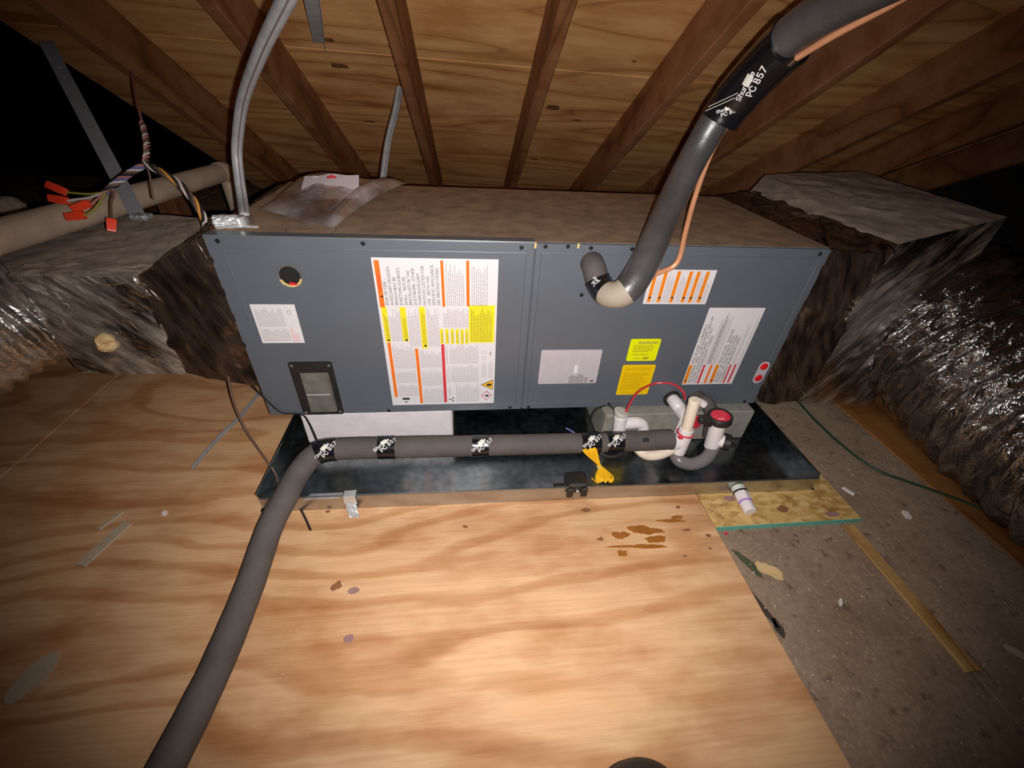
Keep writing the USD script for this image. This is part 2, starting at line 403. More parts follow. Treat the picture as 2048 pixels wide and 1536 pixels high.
# ------------------------------------------------------------------ setting: floor
FZ = -0.105            # plywood top
CZ = -0.117            # chipboard top, a little lower
fl_ = thing('floor', 'attic floor of bare plywood and grimy chipboard sheets', 'floor', kind='structure')
PLX = 1.062
ply = obj('plywood_panel', box((-0.60, -1.75, FZ - .018), (PLX, 0.655, FZ), .0015), M['floor_plywood'], fl_)
obj('plywood_panel', box((-3.2, -1.75, FZ - .0185), (-0.604, 0.655, FZ - .0006), .0015), M['floor_plywood'], fl_)
obj('plywood_panel', box((-1.4, 0.659, FZ - .018), (PLX, 3.2, FZ - .0008), .0015), M['floor_plywood'], fl_)
obj('plywood_panel', box((-3.2, 0.659, FZ - .018), (-1.404, 3.2, FZ), .0015), M['floor_plywood'], fl_)
chip = obj('chipboard_panel', box((PLX + .001, -1.75, CZ - .018), (1.398, 3.2, CZ), .0015), M['chipboard'], fl_)
chip2 = obj('chipboard_panel', box((1.401, -1.75, CZ - .018), (1.735, 3.2, CZ + .001), .0015), M['chipboard'], fl_)
obj('floorboard', box((1.738, -1.75, CZ - .018), (1.93, 3.2, CZ + .0015), .002), M['joist_wood'], fl_, label='orange brown board at the edge of the chipboard')
obj('chipboard_panel', box((1.933, -1.75, CZ - .018), (3.2, 3.2, CZ), .0015), M['chipboard'], fl_)
osb = obj('strand_board_patch', box((PLX + .002, -0.322, CZ), (1.442, 0.62, FZ), .0012), M['strand_board'], fl_, label='small strand board patch with a teal painted edge')
obj('teal_edge', box((PLX + .002, -0.3235, CZ), (1.442, -0.3215, FZ + .0004)), M['paint_teal'], osb, label='teal painted edge')

rng = np.random.default_rng(5)


def blot(cx, cy_, rx, ry, seed, lobes=.55, n=26, rot=0.0):
    r = np.random.default_rng(seed); th = np.linspace(0, 2 * np.pi, n, endpoint=False)
    k = 1 + lobes * (meshkit.fbm(np.stack([np.cos(th) * 1.3 + seed * 7.1, np.sin(th) * 1.3, th * 0], 1), 3, seed) - .5) * 2
    x, y = np.cos(th) * rx * k, np.sin(th) * ry * k
    return [(cx + a * math.cos(rot) - b * math.sin(rot), cy_ + a * math.sin(rot) + b * math.cos(rot)) for a, b in zip(x, y)]


def stain(parent, name, px, rx, ry, m, seed, z=FZ, lobes=.55, rot=0.0, h=.0003):
    c = Zp(px, z); obj(name, prism(blot(c[0], c[1], rx, ry, seed, lobes, rot=rot), (0, 0, z - .0004), EX, EY, EZ, h + .0004), M[m], parent)


for k_, (px, rx, ry, s) in enumerate((((1288, 1062), .040, .013, 1), ((1240, 1072), .020, .012, 2), ((1312, 1078), .022, .008, 3), ((1280, 1093), .048, .0045, 4), ((1245, 1106), .011, .006, 5), ((1340, 1041), .034, .0045, 6), ((1352, 1034), .012, .004, 8))):
    stain(ply, 'water_stain', px, rx, ry, 'water_wet', s, rot=-.05, lobes=.9, h=.0003 + .00012 * k_)
for px, rx, ry, s in (((1372, 1060), .012, .003, 11), ((1356, 1014), .006, .004, 12), ((1200, 1078), .007, .004, 13), ((1172, 1020), .010, .006, 14), ((930, 1053), .006, .004, 15), ((673, 1172), .010, .009, 16), ((1416, 1071), .006, .004, 17), ((1420, 1097), .004, .004, 18), ((655, 1023), .005, .004, 19), ((1370, 1112), .004, .002, 20)):
    stain(ply, 'stain', px, rx, ry, 'stain_brown', s)
stain(ply, 'purple_drip', (707, 1181), .011, .007, 'stain_purple', 31, lobes=.15)
stain(ply, 'purple_drip', (697, 1277), .009, .007, 'stain_purple', 32, lobes=.15)
stain(osb, 'purple_stain', (1665, 1028), .020, .007, 'stain_purple', 33)
stain(osb, 'purple_stain', (1460, 996), .016, .008, 'stain_purple', 34)
stain(osb, 'brown_stain', (1565, 1018), .014, .009, 'stain_brown', 35)
stain(chip, 'paint_scrape', (1540, 1140), .026, .016, 'paint_chip', 41, CZ, rot=-.6)
stain(chip, 'green_smear', (1494, 1125), .010, .036, 'moss_green', 42, CZ, rot=.45)
stain(chip, 'dark_smear', (1520, 1210), .007, .05, 'grime', 43, CZ, rot=.25)
stain(chip, 'dark_smear', (1558, 1255), .008, .02, 'grime', 44, CZ)
stain(chip, 'red_spot', (1452, 1067), .004, .004, 'clip_red', 45, CZ, lobes=.2)

# fine litter on the chipboard: nobody could count it
fl_m = []
for k in range(420):
    x, y = rng.uniform(1.07, 1.72), rng.uniform(-.85, -.05)
    if 1.06 < x < 1.45 and y > -.33 or 1.375 < x < 1.43: continue
    s = rng.uniform(.0008, .0026); a = rng.uniform(0, 3.14)
    m = trimesh.creation.box((s * rng.uniform(1, 2.4), s, s * .6)); m.apply_transform(trimesh.transformations.rotation_matrix(a, EZ)); m.apply_translation((x, y, CZ + .0012 + s * .3)); fl_m.append(m)
obj('litter', cat(fl_m), M['paper_pale'], None, 'pale crumbs and flecks scattered over the chipboard', 'litter', kind='stuff')
dk = []
for k in range(260):
    x, y = rng.uniform(-.5, 1.05), rng.uniform(-.85, -.25); s = rng.uniform(.0006, .0016)
    m = trimesh.creation.box((s * 1.6, s, s * .5)); m.apply_translation((x, y, FZ + s * .25)); dk.append(m)
obj('sawdust', cat(dk), M['paint_chip'], None, 'tiny pale sawdust specks on the plywood', 'sawdust', kind='stuff')


def scrap(name, px, w, l, rot, m, label, catg, z, h=.003, curl=0.0, seed=1):
    c = Zp(px, z)
    poly = blot(0, 0, w / 2, l / 2, seed, .25, 14) if seed else [(-w / 2, -l / 2), (w / 2, -l / 2), (w / 2, l / 2), (-w / 2, l / 2)]
    me = prism(poly, (0, 0, 0), EX, EY, EZ, h); me.apply_transform(trimesh.transformations.rotation_matrix(rot, EZ)); me.apply_translation((c[0], c[1], z))
    return obj(name, me, M[m], None, label, catg, 'small pale scraps lying on the floor' if name == 'foam_crumb' else None)


scrap('foam_crumb', (1812, 1031), .012, .020, -.3, 'bone_white', 'white square foam crumb alone on the chipboard beside the duct', 'crumb', CZ + .001, .006, seed=0)
scrap('foam_crumb', (1696, 983), .008, .028, .5, 'bone_white', 'white sliver lying just behind the teal edged board corner', 'crumb', CZ + .001, .004, seed=0)
scrap('foam_crumb', (1680, 1205), .006, .018, -.6, 'bone_white', 'small curled white scrap in the middle of the chipboard', 'crumb', CZ, .004, seed=7)
scrap('paper_scrap', (2035, 1308), .016, .040, .7, 'paper_pale', 'pale scrap at the right edge of the picture', 'paper', CZ, .003, seed=9)
scrap('foam_crumb', (330, 1027), .010, .012, .3, 'bone_white', 'little pale chip on the plywood left of the pan', 'crumb', FZ, .004, seed=5)
scrap('putty_smear', (68, 1352), .045, .075, -.25, 'paper_pale', 'pale putty smear on the plywood near the left edge', 'smear', FZ, .0012, seed=12)


def stick(name, a, b, w, h, m, label, catg, z):
    a, b = Zp(a, z), Zp(b, z); d = b - a; L = np.linalg.norm(d); d /= L; y = np.cross(EZ, d)
    me = place(box((0, -w / 2, 0), (L, w / 2, h), h * .2), a, d, y, EZ); return obj(name, me, M[m], None, label, catg, 'pale shims on the left plywood' if name == 'wood_shim' else None)


stick('wood_shim', (162, 1132), (258, 1046), .022, .004, 'paper_pale', 'wider pale wood shim lying on the left plywood', 'shim', FZ)
stick('wood_shim', (198, 1060), (248, 1023), .010, .004, 'paper_pale', 'narrow pale wood sliver behind the wider shim', 'shim', FZ)
stick('wood_lath', (1694, 1052), (1945, 1345), .030, .006, 'lath_wood', 'long yellowish wood lath lying on the chipboard seam', 'lath', CZ)

# ------------------------------------------------------------------ setting: roof
n_ = A([.0251, .473, .881]); n_ /= np.linalg.norm(n_)
RC = 1.0854725112875787
d_ = A([.0176, .8797, 0]); d_[2] = -(n_[0] * d_[0] + n_[1] * d_[1]) / n_[2]; d_ /= np.linalg.norm(d_)
rd_ = np.cross(d_, n_); O_ = A([0, 0, RC / n_[2]])
ceil = thing('ceiling', 'low sloping plywood roof deck on rough brown rafters', 'ceiling', kind='structure', mat=rows(rd_, d_, n_, O_))
SEAM = float((hit((700, 104), n_, RC) - O_) @ d_)
for u0, u1, off in ((SEAM - 2.44, SEAM - 1.222, .3), (SEAM - 1.22, SEAM - .002, 1.2), (SEAM, SEAM + 1.218, .3), (SEAM + 1.22, SEAM + 2.3, 1.2)):
    for s0 in (off - 2.44, off, off + 2.44):
        a, b = max(s0, -.865), min(s0 + 2.437, 3.2)
        if b - a > .1: obj('sheathing_panel', box((a, u0, 0), (b, u1, .012), .0015), M['roof_plywood'], ceil)
A0 = .318
for k in range(-2, 8):
    s = A0 + .4064 * k
    if s > 3.1: break
    m = box((s - .019, -1.6, -.140), (s + .019, 3.0, -.0006), .004)
    m = crumple(m, .09, .004, 9, seed=k + 20, ridged=False)
    obj('rafter', m, M['rafter_wood'], ceil)
for px, rx, ry, sd in (((1106, 215), .026, .017, 3), ((1152, 240), .020, .006, 4), ((680, 132), .030, .012, 5), ((740, 243), .028, .008, 6), ((1068, 318), .020, .010, 7), ((655, 80), .016, .010, 8), ((1268, 122), .008, .005, 9), ((770, 335), .022, .006, 10)):
    q_ = hit(px, n_, RC) - O_
    obj('knot', prism(blot(float(q_ @ rd_), float(q_ @ d_), rx, ry, sd, .6), (0, 0, -.0008), EX, EY, EZ, .0012), M['knot_wood'], ceil)
m = crumple(box((.7245, .05, -.026), (.773, 1.42, -.0008), .006), .05, .008, 16, 3, False)
obj('nailer', m, M['lath_wood'], ceil, label='split pale nailer strip beside a rafter')

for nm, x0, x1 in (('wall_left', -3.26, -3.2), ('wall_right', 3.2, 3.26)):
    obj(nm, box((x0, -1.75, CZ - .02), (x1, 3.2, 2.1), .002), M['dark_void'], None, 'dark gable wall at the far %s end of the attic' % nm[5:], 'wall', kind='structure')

# ------------------------------------------------------------------ drain pan
PX0, PX1, PY0, PY1, PZ, PR = .022, 1.385, -.222, .56, FZ + .0012, -.060
PROT = 0.012
def pr(p):            # the pan sits a touch askew
    x, y = p[0], p[1]; return A([x, y - PROT * (x - .7), p[2]])
pan = thing('drain_pan', 'shallow galvanised drain pan under the grey air handler', 'drain pan')
def panmesh(m): m.vertices = A([pr(v) for v in m.vertices]); return m
obj('pan_floor', panmesh(box((PX0, PY0, PZ - .001), (PX1, PY1, PZ), .0002)), M['galvanised_dark'], pan)
t_ = .0012
for nm, lo, hi in (('front_wall', (PX0 + .012, PY0, PZ), (PX1 - .012, PY0 + t_, PR)), ('back_wall', (PX0, PY1 - t_, PZ), (PX1, PY1, PR)), ('side_wall', (PX0, PY0 + .012, PZ), (PX0 + t_, PY1, PR)), ('side_wall', (PX1 - t_, PY0 + .012, PZ), (PX1, PY1, PR))):
    obj(nm, panmesh(box(lo, hi, .0003)), M['galvanised_dark' if nm == 'side_wall' else 'galvanised'], pan)
for x0, x1 in ((PX0, PX0 + .012), (PX1, PX1 - .012)):
    pts = [(x0, PY0 + .012), (x1, PY0)]
    q = [(x0, PY0 + .012, PZ), (x1, PY0, PZ), (x0, PY0 + .012, PR), (x1, PY0, PR)]
    obj('corner_fold', panmesh(hull([A(p) + o for p in q for o in (A([0, 0, 0]), A([0, t_, 0]))])), M['galvanised'], pan)
obj('front_hem', panmesh(tube([(PX0 + .012, PY0, PR), (PX1 - .012, PY0, PR)], .0022, 8)), M['galvanised'], pan)
for x in (PX0, PX1): obj('side_hem', panmesh(tube([(x, PY0 + .012, PR), (x, PY1, PR)], .0022, 8)), M['galvanised_dark'], pan)
# corner plate and hanger bracket
cl = thing('pan_bracket', 'bright zinc bracket folded over the left front rim of the pan', 'bracket')
p0, p1 = Zp((610, 992), PR + .003), Zp((684, 979), PR + .003)
obj('top_plate', hull([(p0[0], PY0 - .002, PR + .002), (p1[0], PY0 - .002, PR + .002), (p0[0] + .004, PY0 + .026, PR - .012), (p1[0], PY0 + .026, PR - .012), (p0[0], PY0 - .002, PR + .004), (p1[0], PY0 - .002, PR + .004)]), M['galvanised_bright'], cl)
bx = Zp((700, 985), PR)[0]
b0 = pr((bx, PY0, 0))[1]
tabm = crumple(cat([box((bx - .012, b0 - .006, PR - .022), (bx + .014, b0 - .0035, PR + .003), .0006), box((bx - .012, b0 - .006, PR + .001), (bx + .014, b0 + .012, PR + .004), .0006)]), .008, .0015, 60, 5)
obj('hook_tab', tabm, M['galvanised_bright'], cl)
lowm = hull([(bx - .008, b0 - .006, PR - .02), (bx + .013, b0 - .006, PR - .02), (bx + .000, b0 - .026, FZ + .002), (bx + .020, b0 - .026, FZ + .002), (bx - .008, b0 - .0085, PR - .02), (bx + .013, b0 - .0085, PR - .02), (bx + .000, b0 - .029, FZ + .004), (bx + .020, b0 - .029, FZ + .004)])
obj('foot_tab', crumple(lowm, .006, .002, 70, 8), M['galvanised_bright'], cl)
# outlet
ou = thing('pan_outlet', 'short white pipe stub with a purple primer ring at the front of the pan', 'pipe fitting')
oa, ob = Zp((1472, 968), -.080), Zp((1500, 1022), -.087)
od = (ob - oa) / np.linalg.norm(ob - oa); L = np.linalg.norm(ob - oa)
wl = pr((oa[0], PY0, 0))[1]
oa = oa - od * ((oa[1] - (wl - .001)) / od[1])
L = np.linalg.norm(ob - oa)
obj('collar', cyl(oa, od, .0165, L * .24, .002), M['collar_pale'], ou, label='greenish grey threaded collar')
obj('gasket', ring(oa + od * L * .22, od, .0178, .010, .003), M['black_plastic'], ou)
obj('adapter', cyl(oa + od * L * .25, od, .0172, L * .36, .002, n=8), M['pvc_white'], ou)
obj('primer_ring', ring(oa + od * L * .60, od, .0158, .01, .006), M['primer_purple'], ou)
obj('stub', lathe([(0, 0), (.0148, 0), (.0148, L * .4), (.0125, L * .43), (0, L * .43)], oa + od * L * .61, od), M['pvc_white'], ou)

# ------------------------------------------------------------------ air handler
W, D, H = 1.3093, .5026, .4445
SEAMX = .6365
ah = thing('air_handler', 'dark grey horizontal air handler cabinet covered with warning labels', 'air handler')
obj('casing', box((.0015, .004, 0), (W - .0015, D, H - .0006), .002), M['cabinet_side'], ah)
obj('top_cover', box((.001, .006, H - .0005), (W - .001, D, H), .0002), M['cabinet_top'], ah)
lp = obj('blower_panel', box((0, -.0015, .0005), (SEAMX - .0012, .006, H - .001), .0012), M['cabinet_paint'], ah)
obj('top_lip', hull([(0, -.0015, H - .004), (SEAMX - .0015, -.0015, H - .004), (0, .0, H + .0016), (SEAMX - .0015, .0, H + .0016), (0, .024, H + .0016), (SEAMX - .0015, .024, H + .0016), (0, .024, H), (SEAMX - .0015, .024, H)]), M['cabinet_side'], lp)
rp = obj('coil_panel', box((SEAMX + .0012, -.0010, .0005), (W, .006, H - .0015), .0012), M['cabinet_paint'], ah)
# pressed ribs round each panel
for par, x0, x1 in ((lp, .030, SEAMX - .018), (rp, SEAMX + .014, W - .018)):
    z0, z1 = .020, H - .022
    for a, b in (((x0, z1), (x1, z1)), ((x0, z0), (x1, z0)), ((x0, z0), (x0, z1)), ((x1, z0), (x1, z1))):
        obj('rib', tube([(a[0], -.0008, a[1]), (b[0], -.0008, b[1])], .0016, 8), M['cabinet_paint'], par)
for px in ((435, 482), (726, 487), (1043, 495), (1091, 493), (1136, 493), (1182, 496), (1264, 498), (1640, 508), (1163, 590), (778, 821), (1020, 815), (1057, 814), (1218, 808), (1489, 803)):
    q = Yp(px, -.0015)
    sc = lathe([(0, .0032), (.0028, .0032), (.0034, .0024), (.0034, .0008), (.0046, .0006), (.0046, 0), (0, 0)], q, -EY, 12)
    obj('screw', sc, M['screw_black'], ah)
for px in ((1071, 491), (1157, 491)):
    q = Yp(px, -.0012); obj('tape_tab', box((q[0] - .0022, -.0022, q[2] - .006), (q[0] + .0022, -.0008, H + .0004), .0003), M['tab_yellow'], ah, label='small yellowed tape tab')
# sight port
sp_ = Yp((581, 551), 0)
obj('sight_port', ring((sp_[0], .001, sp_[2]), -EY, .0275, .0235, .0042), M['cabinet_side'], ah, label='round sight port rim')
obj('port_well', lathe([(.0234, 0), (.0234, .0012), (0, .0012), (0, 0)], (sp_[0], -.0017, sp_[2]), -EY, 32), M['black_plastic'], ah)
obj('port_chip', hull([(sp_[0] + a, -.0030 + c, sp_[2] + b) for a, b in ((-.004, -.012), (.010, -.016), (.011, -.019), (-.003, -.018)) for c in (0, -.002)]), M['cap_red'], ah)
obj('port_liner', ring((sp_[0], -.0026, sp_[2]), -EY, .0234, .0205, .0012), M['switch_grey'], ah)
obj('port_label', prism([(.0232 * math.cos(t), .0232 * math.sin(t)) for t in np.linspace(3.5, 6.0, 16)] + [(.0185 * math.cos(t), .0185 * math.sin(t)) for t in np.linspace(6.0, 3.5, 16)], (sp_[0], -.0037, sp_[2]), EX, EZ, -EY, .0005), M['tab_yellow'], ah)
obj('port_glass', lathe([(0, 0), (.0234, 0), (.0234, .0008), (0, .0008)], (sp_[0], -.0044, sp_[2]), -EY, 32), M['sight_glass'], ah)
# breaker cover
bk = obj('breaker_cover', prism(rrect(.081, .1785, .002, .160, .005), (0, -.0015, 0), EX, EZ, -EY, .0035), M['black_plastic'], ah, label='black breaker plate with a raised grey flap')
obj('flap', hull([(x, y, z) for (x0, x1, z0, z1, y) in ((.101, .166, .012, .131, -.004), (.105, .162, .017, .127, -.013)) for x in (x0, x1) for z in (z0, z1)]), M['switch_grey'], bk)
obj('hinge_line', box((.106, -.0140, .070), (.161, -.0125, .073), .0004), M['cap_grey'], bk)
for x in (.0885, .171):
    for z in (.010, .151): obj('bolt', cyl((x, -.0045, z), -EY, .0036, .002, .0006, 10), M['switch_grey'], bk)
# knockout on the lid
obj('knockout', ring((.183, .047, H - .0002), EZ, .048, .0465, .0009, 48), M['cabinet_side'], ah)
obj('knockout_plug', cyl(Yp((1250, 549), -.001), -EY, .0135, .004, .0015), M['switch_grey'], ah, label='round grey hole plug')
# red indicator lights
li = obj('indicator_plate', prism(rrect(1.2665, 1.301, .072, .147, .0165), (0, -.0008, 0), EX, EZ, -EY, .0012), M['black_plastic'], ah, label='black plate with two red lenses')
obj('bezel', prism(rrect(1.2675, 1.2985, .0735, .1455, .0152), (0, -.0018, 0), EX, EZ, -EY, .0012), M['label_silver'], li)
for z in (.0912, .1288): obj('lens', lathe([(0, .003), (.006, .0026), (.0098, .0012), (.0105, 0), (0, 0)], (1.283, -.003, z), -EY, 24), M['lens_red'], li)

# --- labels on the face
LY = -.0017
def card(name, x0, x1, z0, z1, m, label, r=.0012, y=LY):
    return obj(name, prism(rrect(x0, x1, z0, z1, r, 3), (0, y + .0012, 0), EX, EZ, -EY, .0015), M[m], ah, label=label)
def patch(par, name, x0, x1, z0, z1, m, layer=1):
    y = LY - .0003 - .00025 * layer
    return obj(name, box((x0, y, z0), (x1, y + .0004, z1)), M[m], par)
def flat(par, name, poly, m, layer=2):
    y = LY - .0003 - .00025 * layer
    return obj(name, prism(poly, (0, y + .0004, 0), EX, EZ, -EY, .0004), M[m], par)
def textup(lines, layer=2):
    """(text, x of baseline, z of start, height): reads upwards"""
    y = LY - .0003 - .00025 * layer
    return cat([place(meshkit.text_mesh(t, h, .0003), (x, y, z), EZ, -EX, -EY) for t, x, z, h in lines])
def textflat(lines, layer=2, bold=False):
    y = LY - .0003 - .00025 * layer
    return cat([place(meshkit.text_mesh(t, h, .0003, bold), (x, y, z), EX, EZ, -EY) for t, x, z, h in lines])
def fine(par, blocks, m='ink_fine', up=True, seed=1, name='fine_print', layer=1):
    """rows of tiny unreadable print as word-long dashes; block = x0,x1,z0,z1,pitch"""
    r = np.random.default_rng(seed); q = []; y = LY - .0003 - .00025 * layer
    for x0, x1, z0, z1, p in blocks:
        a0, a1, b0, b1 = (z0, z1, x0, x1) if up else (x0, x1, z0, z1)
        for c in np.arange(b0 + p * .6, b1, p):
            e = a0; stop = a1 - r.random() * (a1 - a0) * .28
            while e < stop:
                w = min(r.uniform(.0022, .0080), stop - e); lo, hi = c - p * .24, c + p * .24
                q.append([(lo, y, e), (hi, y, e), (hi, y, e + w), (lo, y, e + w)] if up else [(e, y, lo), (e + w, y, lo), (e + w, y, hi), (e, y, hi)])
                e += w + .0012
    return obj(name, quads(q), M[m], par, kind='stuff')
def tri_mark(par, x, z, s, m='ink_black', layer=2):      # a small warning triangle lying on its side
    return flat(par, 'warning_triangle', [(x - s * .55, z), (x + s * .45, z - s * .55), (x + s * .45, z + s * .55)], m, layer)

big = card('warning_label', .3025, .5610, .0245, .4085, 'label_white', 'large white label with orange, yellow and red bands and upright text')
for i, (x0, x1, z0, z1, m) in enumerate(((.3070, .3172, .2985, .403, 'ink_orange'), (.4405, .4465, .3005, .4045, 'ink_orange'), (.4935, .5000, .3020, .4050, 'ink_orange'), (.3110, .3180, .051, .210, 'ink_orange'), (.3720, .3790, .0295, .193, 'ink_orange'), (.4330, .4400, .0305, .2045, 'ink_red'))):
    patch(big, 'red_band' if m == 'ink_red' else 'orange_band', x0, x1, z0, z1, m)
for x0, x1, z0, z1 in ((.3082, .3200, .2115, .2985), (.3475, .3602, .213, .2992), (.3890, .4020, .194, .3000), (.4980, .5565, .2085, .3040), (.432, .439, .2055, .245), (.444, .451, .2055, .245), (.456, .463, .2055, .245), (.4675, .4745, .205, .245), (.4785, .4855, .205, .2445), (.4892, .4962, .205, .2445)):
    patch(big, 'yellow_band', x0, x1, z0, z1, 'ink_yellow')
obj('heading', textup([('WARNING', .3150, .337, .0056)], 3), M['ink_red'], big)
rl = ['RISK OF FIRE -', 'AUXILIARY DEVICES', 'WHICH MAY BE', 'IGNITION SOURCES', 'SHALL   NOT BE', 'INSTALLED IN THE', 'DUCTWORK. OTHER', 'THAN AUXILIARY', 'DEVICES LISTED FOR', 'USE   WITH THE', 'SPECIFIC APPLIANCE.', 'SEE INSTRUCTIONS.']
obj('lettering', textup([(t, .3262 + k * .00995, .3035, .0062) for k, t in enumerate(rl)]), M['ink_text'], big)
tri_mark(big, .3128, .324, .0066)
for x, z in ((.3145, .2165), (.3545, .2165), (.3960, .2010)): tri_mark(big, x, z, .007)
fine(big, [(.3105, .3185, .2215, .290, .0030), (.350, .3590, .2215, .290, .0030), (.3915, .4010, .2070, .290, .0030), (.5015, .553, .2110, .300, .0041)], 'ink_olive', seed=2, name='band_print', layer=2)
fine(big, [(.433, .438, .208, .243, .003), (.445, .450, .208, .243, .003), (.457, .462, .208, .243, .003), (.4685, .4735, .208, .243, .003), (.4795, .4845, .208, .243, .003), (.490, .4955, .208, .243, .003)], 'ink_olive', seed=4, name='band_print', layer=2)
fine(big, [(.449, .491, .303, .400, .0044), (.503, .541, .303, .400, .0046), (.3215, .3465, .214, .294, .0029), (.3615, .388, .200, .296, .0029), (.4035, .4315, .2, .297, .0030), (.440, .496, .249, .297, .0044),
           (.3195, .370, .138, .206, .0030), (.3205, .370, .096, .134, .0030), (.3215, .371, .054, .092, .0030), (.381, .4315, .140, .191, .0030), (.3815, .432, .086, .137, .0030), (.382, .432, .030, .083, .0030),
           (.4415, .4490, .150, .203, .0029), (.4515, .521, .150, .205, .0030), (.443, .449, .094, .146, .0029), (.452, .522, .094, .146, .0030), (.445, .452, .052, .088, .0029), (.463, .523, .032, .090, .0030), (.5275, .5395, .107, .158, .0024), (.544, .5555, .107, .158, .0024)], seed=3)
flat(big, 'hazard_triangle', [(.5265, .0845), (.5572, .0685), (.5572, .1005)], 'ink_black', 1)
flat(big, 'hazard_field', [(.5295, .0845), (.5562, .0705), (.5562, .0985)], 'ink_sign', 2)
flat(big, 'flame_mark', blot(.5475, .0845, .0062, .0038, 3, .5, 14), 'ink_black', 3)
flat(big, 'hazard_diamond', [(.5275, .0497), (.5418, .0348), (.5562, .0497), (.5418, .0648)], 'ink_red', 1)
flat(big, 'diamond_field', [(.5295, .0497), (.5418, .0370), (.5542, .0497), (.5418, .0626)], 'label_white', 2)
flat(big, 'flame_mark', blot(.5425, .0497, .0045, .0032, 4, .5, 14), 'ink_black', 3)
flat(big, 'plug_icon', rrect(.3285, .3470, .0415, .0480, .0028), 'ink_black', 1)
flat(big, 'plug_icon', rrect(.333, .341, .0335, .036, .001), 'ink_black', 1)
for a in (.5, 2.6, 4.7): flat(big, 'fan_icon', [(.453 + .0075 * math.cos(a + o) * k, .0395 + .0075 * math.sin(a + o) * k) for o, k in ((0, .2), (.25, 1), (.75, 1), (1.0, .3))], 'ink_black', 1)
for x, z in ((.5335, .182), (.5335, .166)): flat(big, 'hand_icon', rrect(x - .0045, x + .0045, z - .005, z + .005, .001), 'ink_fine', 1); flat(big, 'hand_icon', rrect(x - .0035, x + .0035, z - .004, z + .004, .001), 'label_white', 2)
flat(big, 'hand_icon', blot(.549, .178, .003, .007, 6, .4, 12), 'ink_fine', 1)

sl = card('notice_label', .0415, .1310, .2105, .3045, 'label_white', 'small white notice label left of the panel, with pink lines', .001)
fine(sl, [(.046, .104, .252, .298, .0033), (.046, .106, .216, .248, .0033)], 'ink_fine', seed=6)
fine(sl, [(.1085, .1145, .214, .252, .0026), (.1145, .1225, .214, .236, .0026)], 'ink_pink', seed=7, name='pink_print')
flat(sl, 'seal_mark', blot(.116, .286, .0045, .0055, 5, .1, 16), 'ink_fine', 1)
flat(sl, 'seal_mark', blot(.116, .286, .0026, .0034, 5, .1, 16), 'label_white', 2)

sv = card('rating_plate', .6730, .8268, .0835, .1860, 'label_silver', 'silver rating plate dense with small print', .004)
fine(sv, [(.680, .710, .090, .178, .0030), (.714, .742, .090, .178, .0038), (.745, .770, .118, .178, .0040), (.773, .790, .120, .178, .0030), (.793, .803, .110, .180, .0030), (.806, .820, .092, .165, .0040)], 'ink_fine', seed=8)
fine(sv, [(.752, .790, .086, .114, .0026), (.793, .803, .086, .106, .0026)], 'ink_text', seed=9)
patch(sv, 'blank_field', .762, .772, .116, .140, 'label_white', 2)
flat(sv, 'seal_mark', blot(.814, .091, .005, .0035, 8, .2, 12), 'ink_text', 2)

y1 = card('caution_label', .8935, .9715, .1512, .2155, 'ink_lime', 'lime yellow label headed WARNING', .005)
obj('heading', textflat([('WARNING', .9135, .2012, .0078)], bold=False), M['ink_text'], y1)
fine(y1, [(.904, .962, .177, .199, .0036), (.906, .958, .1665, .174, .0036)], 'ink_olive', up=False, seed=10)
patch(y1, 'logo_block', .936, .951, .1565, .1625, 'ink_olive', 2)
fine(y1, [(.912, .934, .1560, .1630, .0052)], 'ink_olive', up=False, seed=11, name='logo_print')
y2 = card('notice_label', .8895, .9780, .0425, .1390, 'ink_amber', 'amber notice label below the lime one', .004)
fine(y2, [(.897, .970, .120, .134, .0040), (.897, .970, .058, .116, .0052), (.897, .970, .046, .056, .004)], 'ink_gold', up=False, seed=12)

ol = card('caution_label', .8990, .1e1 + .0533, .3090, .3920, 'label_white', 'white label with six orange upright stripes', .001)
for x in (.9112, .9347, .9655, .9935, .1e1 + .0115, .1e1 + .0335): patch(ol, 'orange_stripe', x - .0040, x + .0040, .3135, .3885, 'ink_orange2'); tri_mark(ol, x, .3250, .0065)
fine(ol, [(.917, .929, .314, .386, .0030), (.941, .959, .314, .386, .0030), (.972, .987, .314, .386, .0030), (.9990, 1.006, .314, .386, .003), (1.017, 1.028, .314, .386, .003), (1.039, 1.048, .314, .370, .003)], seed=13)

rl_ = card('refrigerant_label', 1.0680, 1.2118, .0730, .3000, 'label_white', 'tall white refrigerant warning label near the right end', .001)
for x0, x1, m in ((1.0685, 1.0775, 'ink_orange2'), (1.1080, 1.1135, 'ink_red'), (1.1275, 1.1335, 'ink_orange'), (1.1430, 1.1520, 'ink_orange2'), (1.1825, 1.1870, 'ink_red'), (1.1955, 1.2005, 'ink_red')):
    patch(rl_, 'orange_stripe' if m != 'ink_red' else 'red_stripe', x0 + .001, x1 + .001, .0765, .1365, m)
tri_mark(rl_, 1.0735, .086, .0065); tri_mark(rl_, 1.1485, .086, .0065)
obj('lettering', textup([('RISK OF FIRE.  FLAMMABLE', 1.0790, .1420, .0062), ('REFRIGERANT USED. TO BE REPAIRED ONLY BY', 1.0875, .0800, .0062), ('TRAINED SERVICE PERSONNEL. DO NOT', 1.0962, .0800, .0062), ('PUNCTURE REFRIGERANT TUBING.', 1.1050, .0800, .0062),
     ('RISK OF FIRE.  DISPOSE', 1.1535, .1420, .0062), ('PROPERLY IN ACCORDANCE WITH', 1.1622, .0800, .0062), ('FEDERAL OR LOCAL REGULATIONS.', 1.1708, .0800, .0062), ('FLAMMABLE REFRIGERANT USED.', 1.1795, .0800, .0062)]), M['ink_text'], rl_)
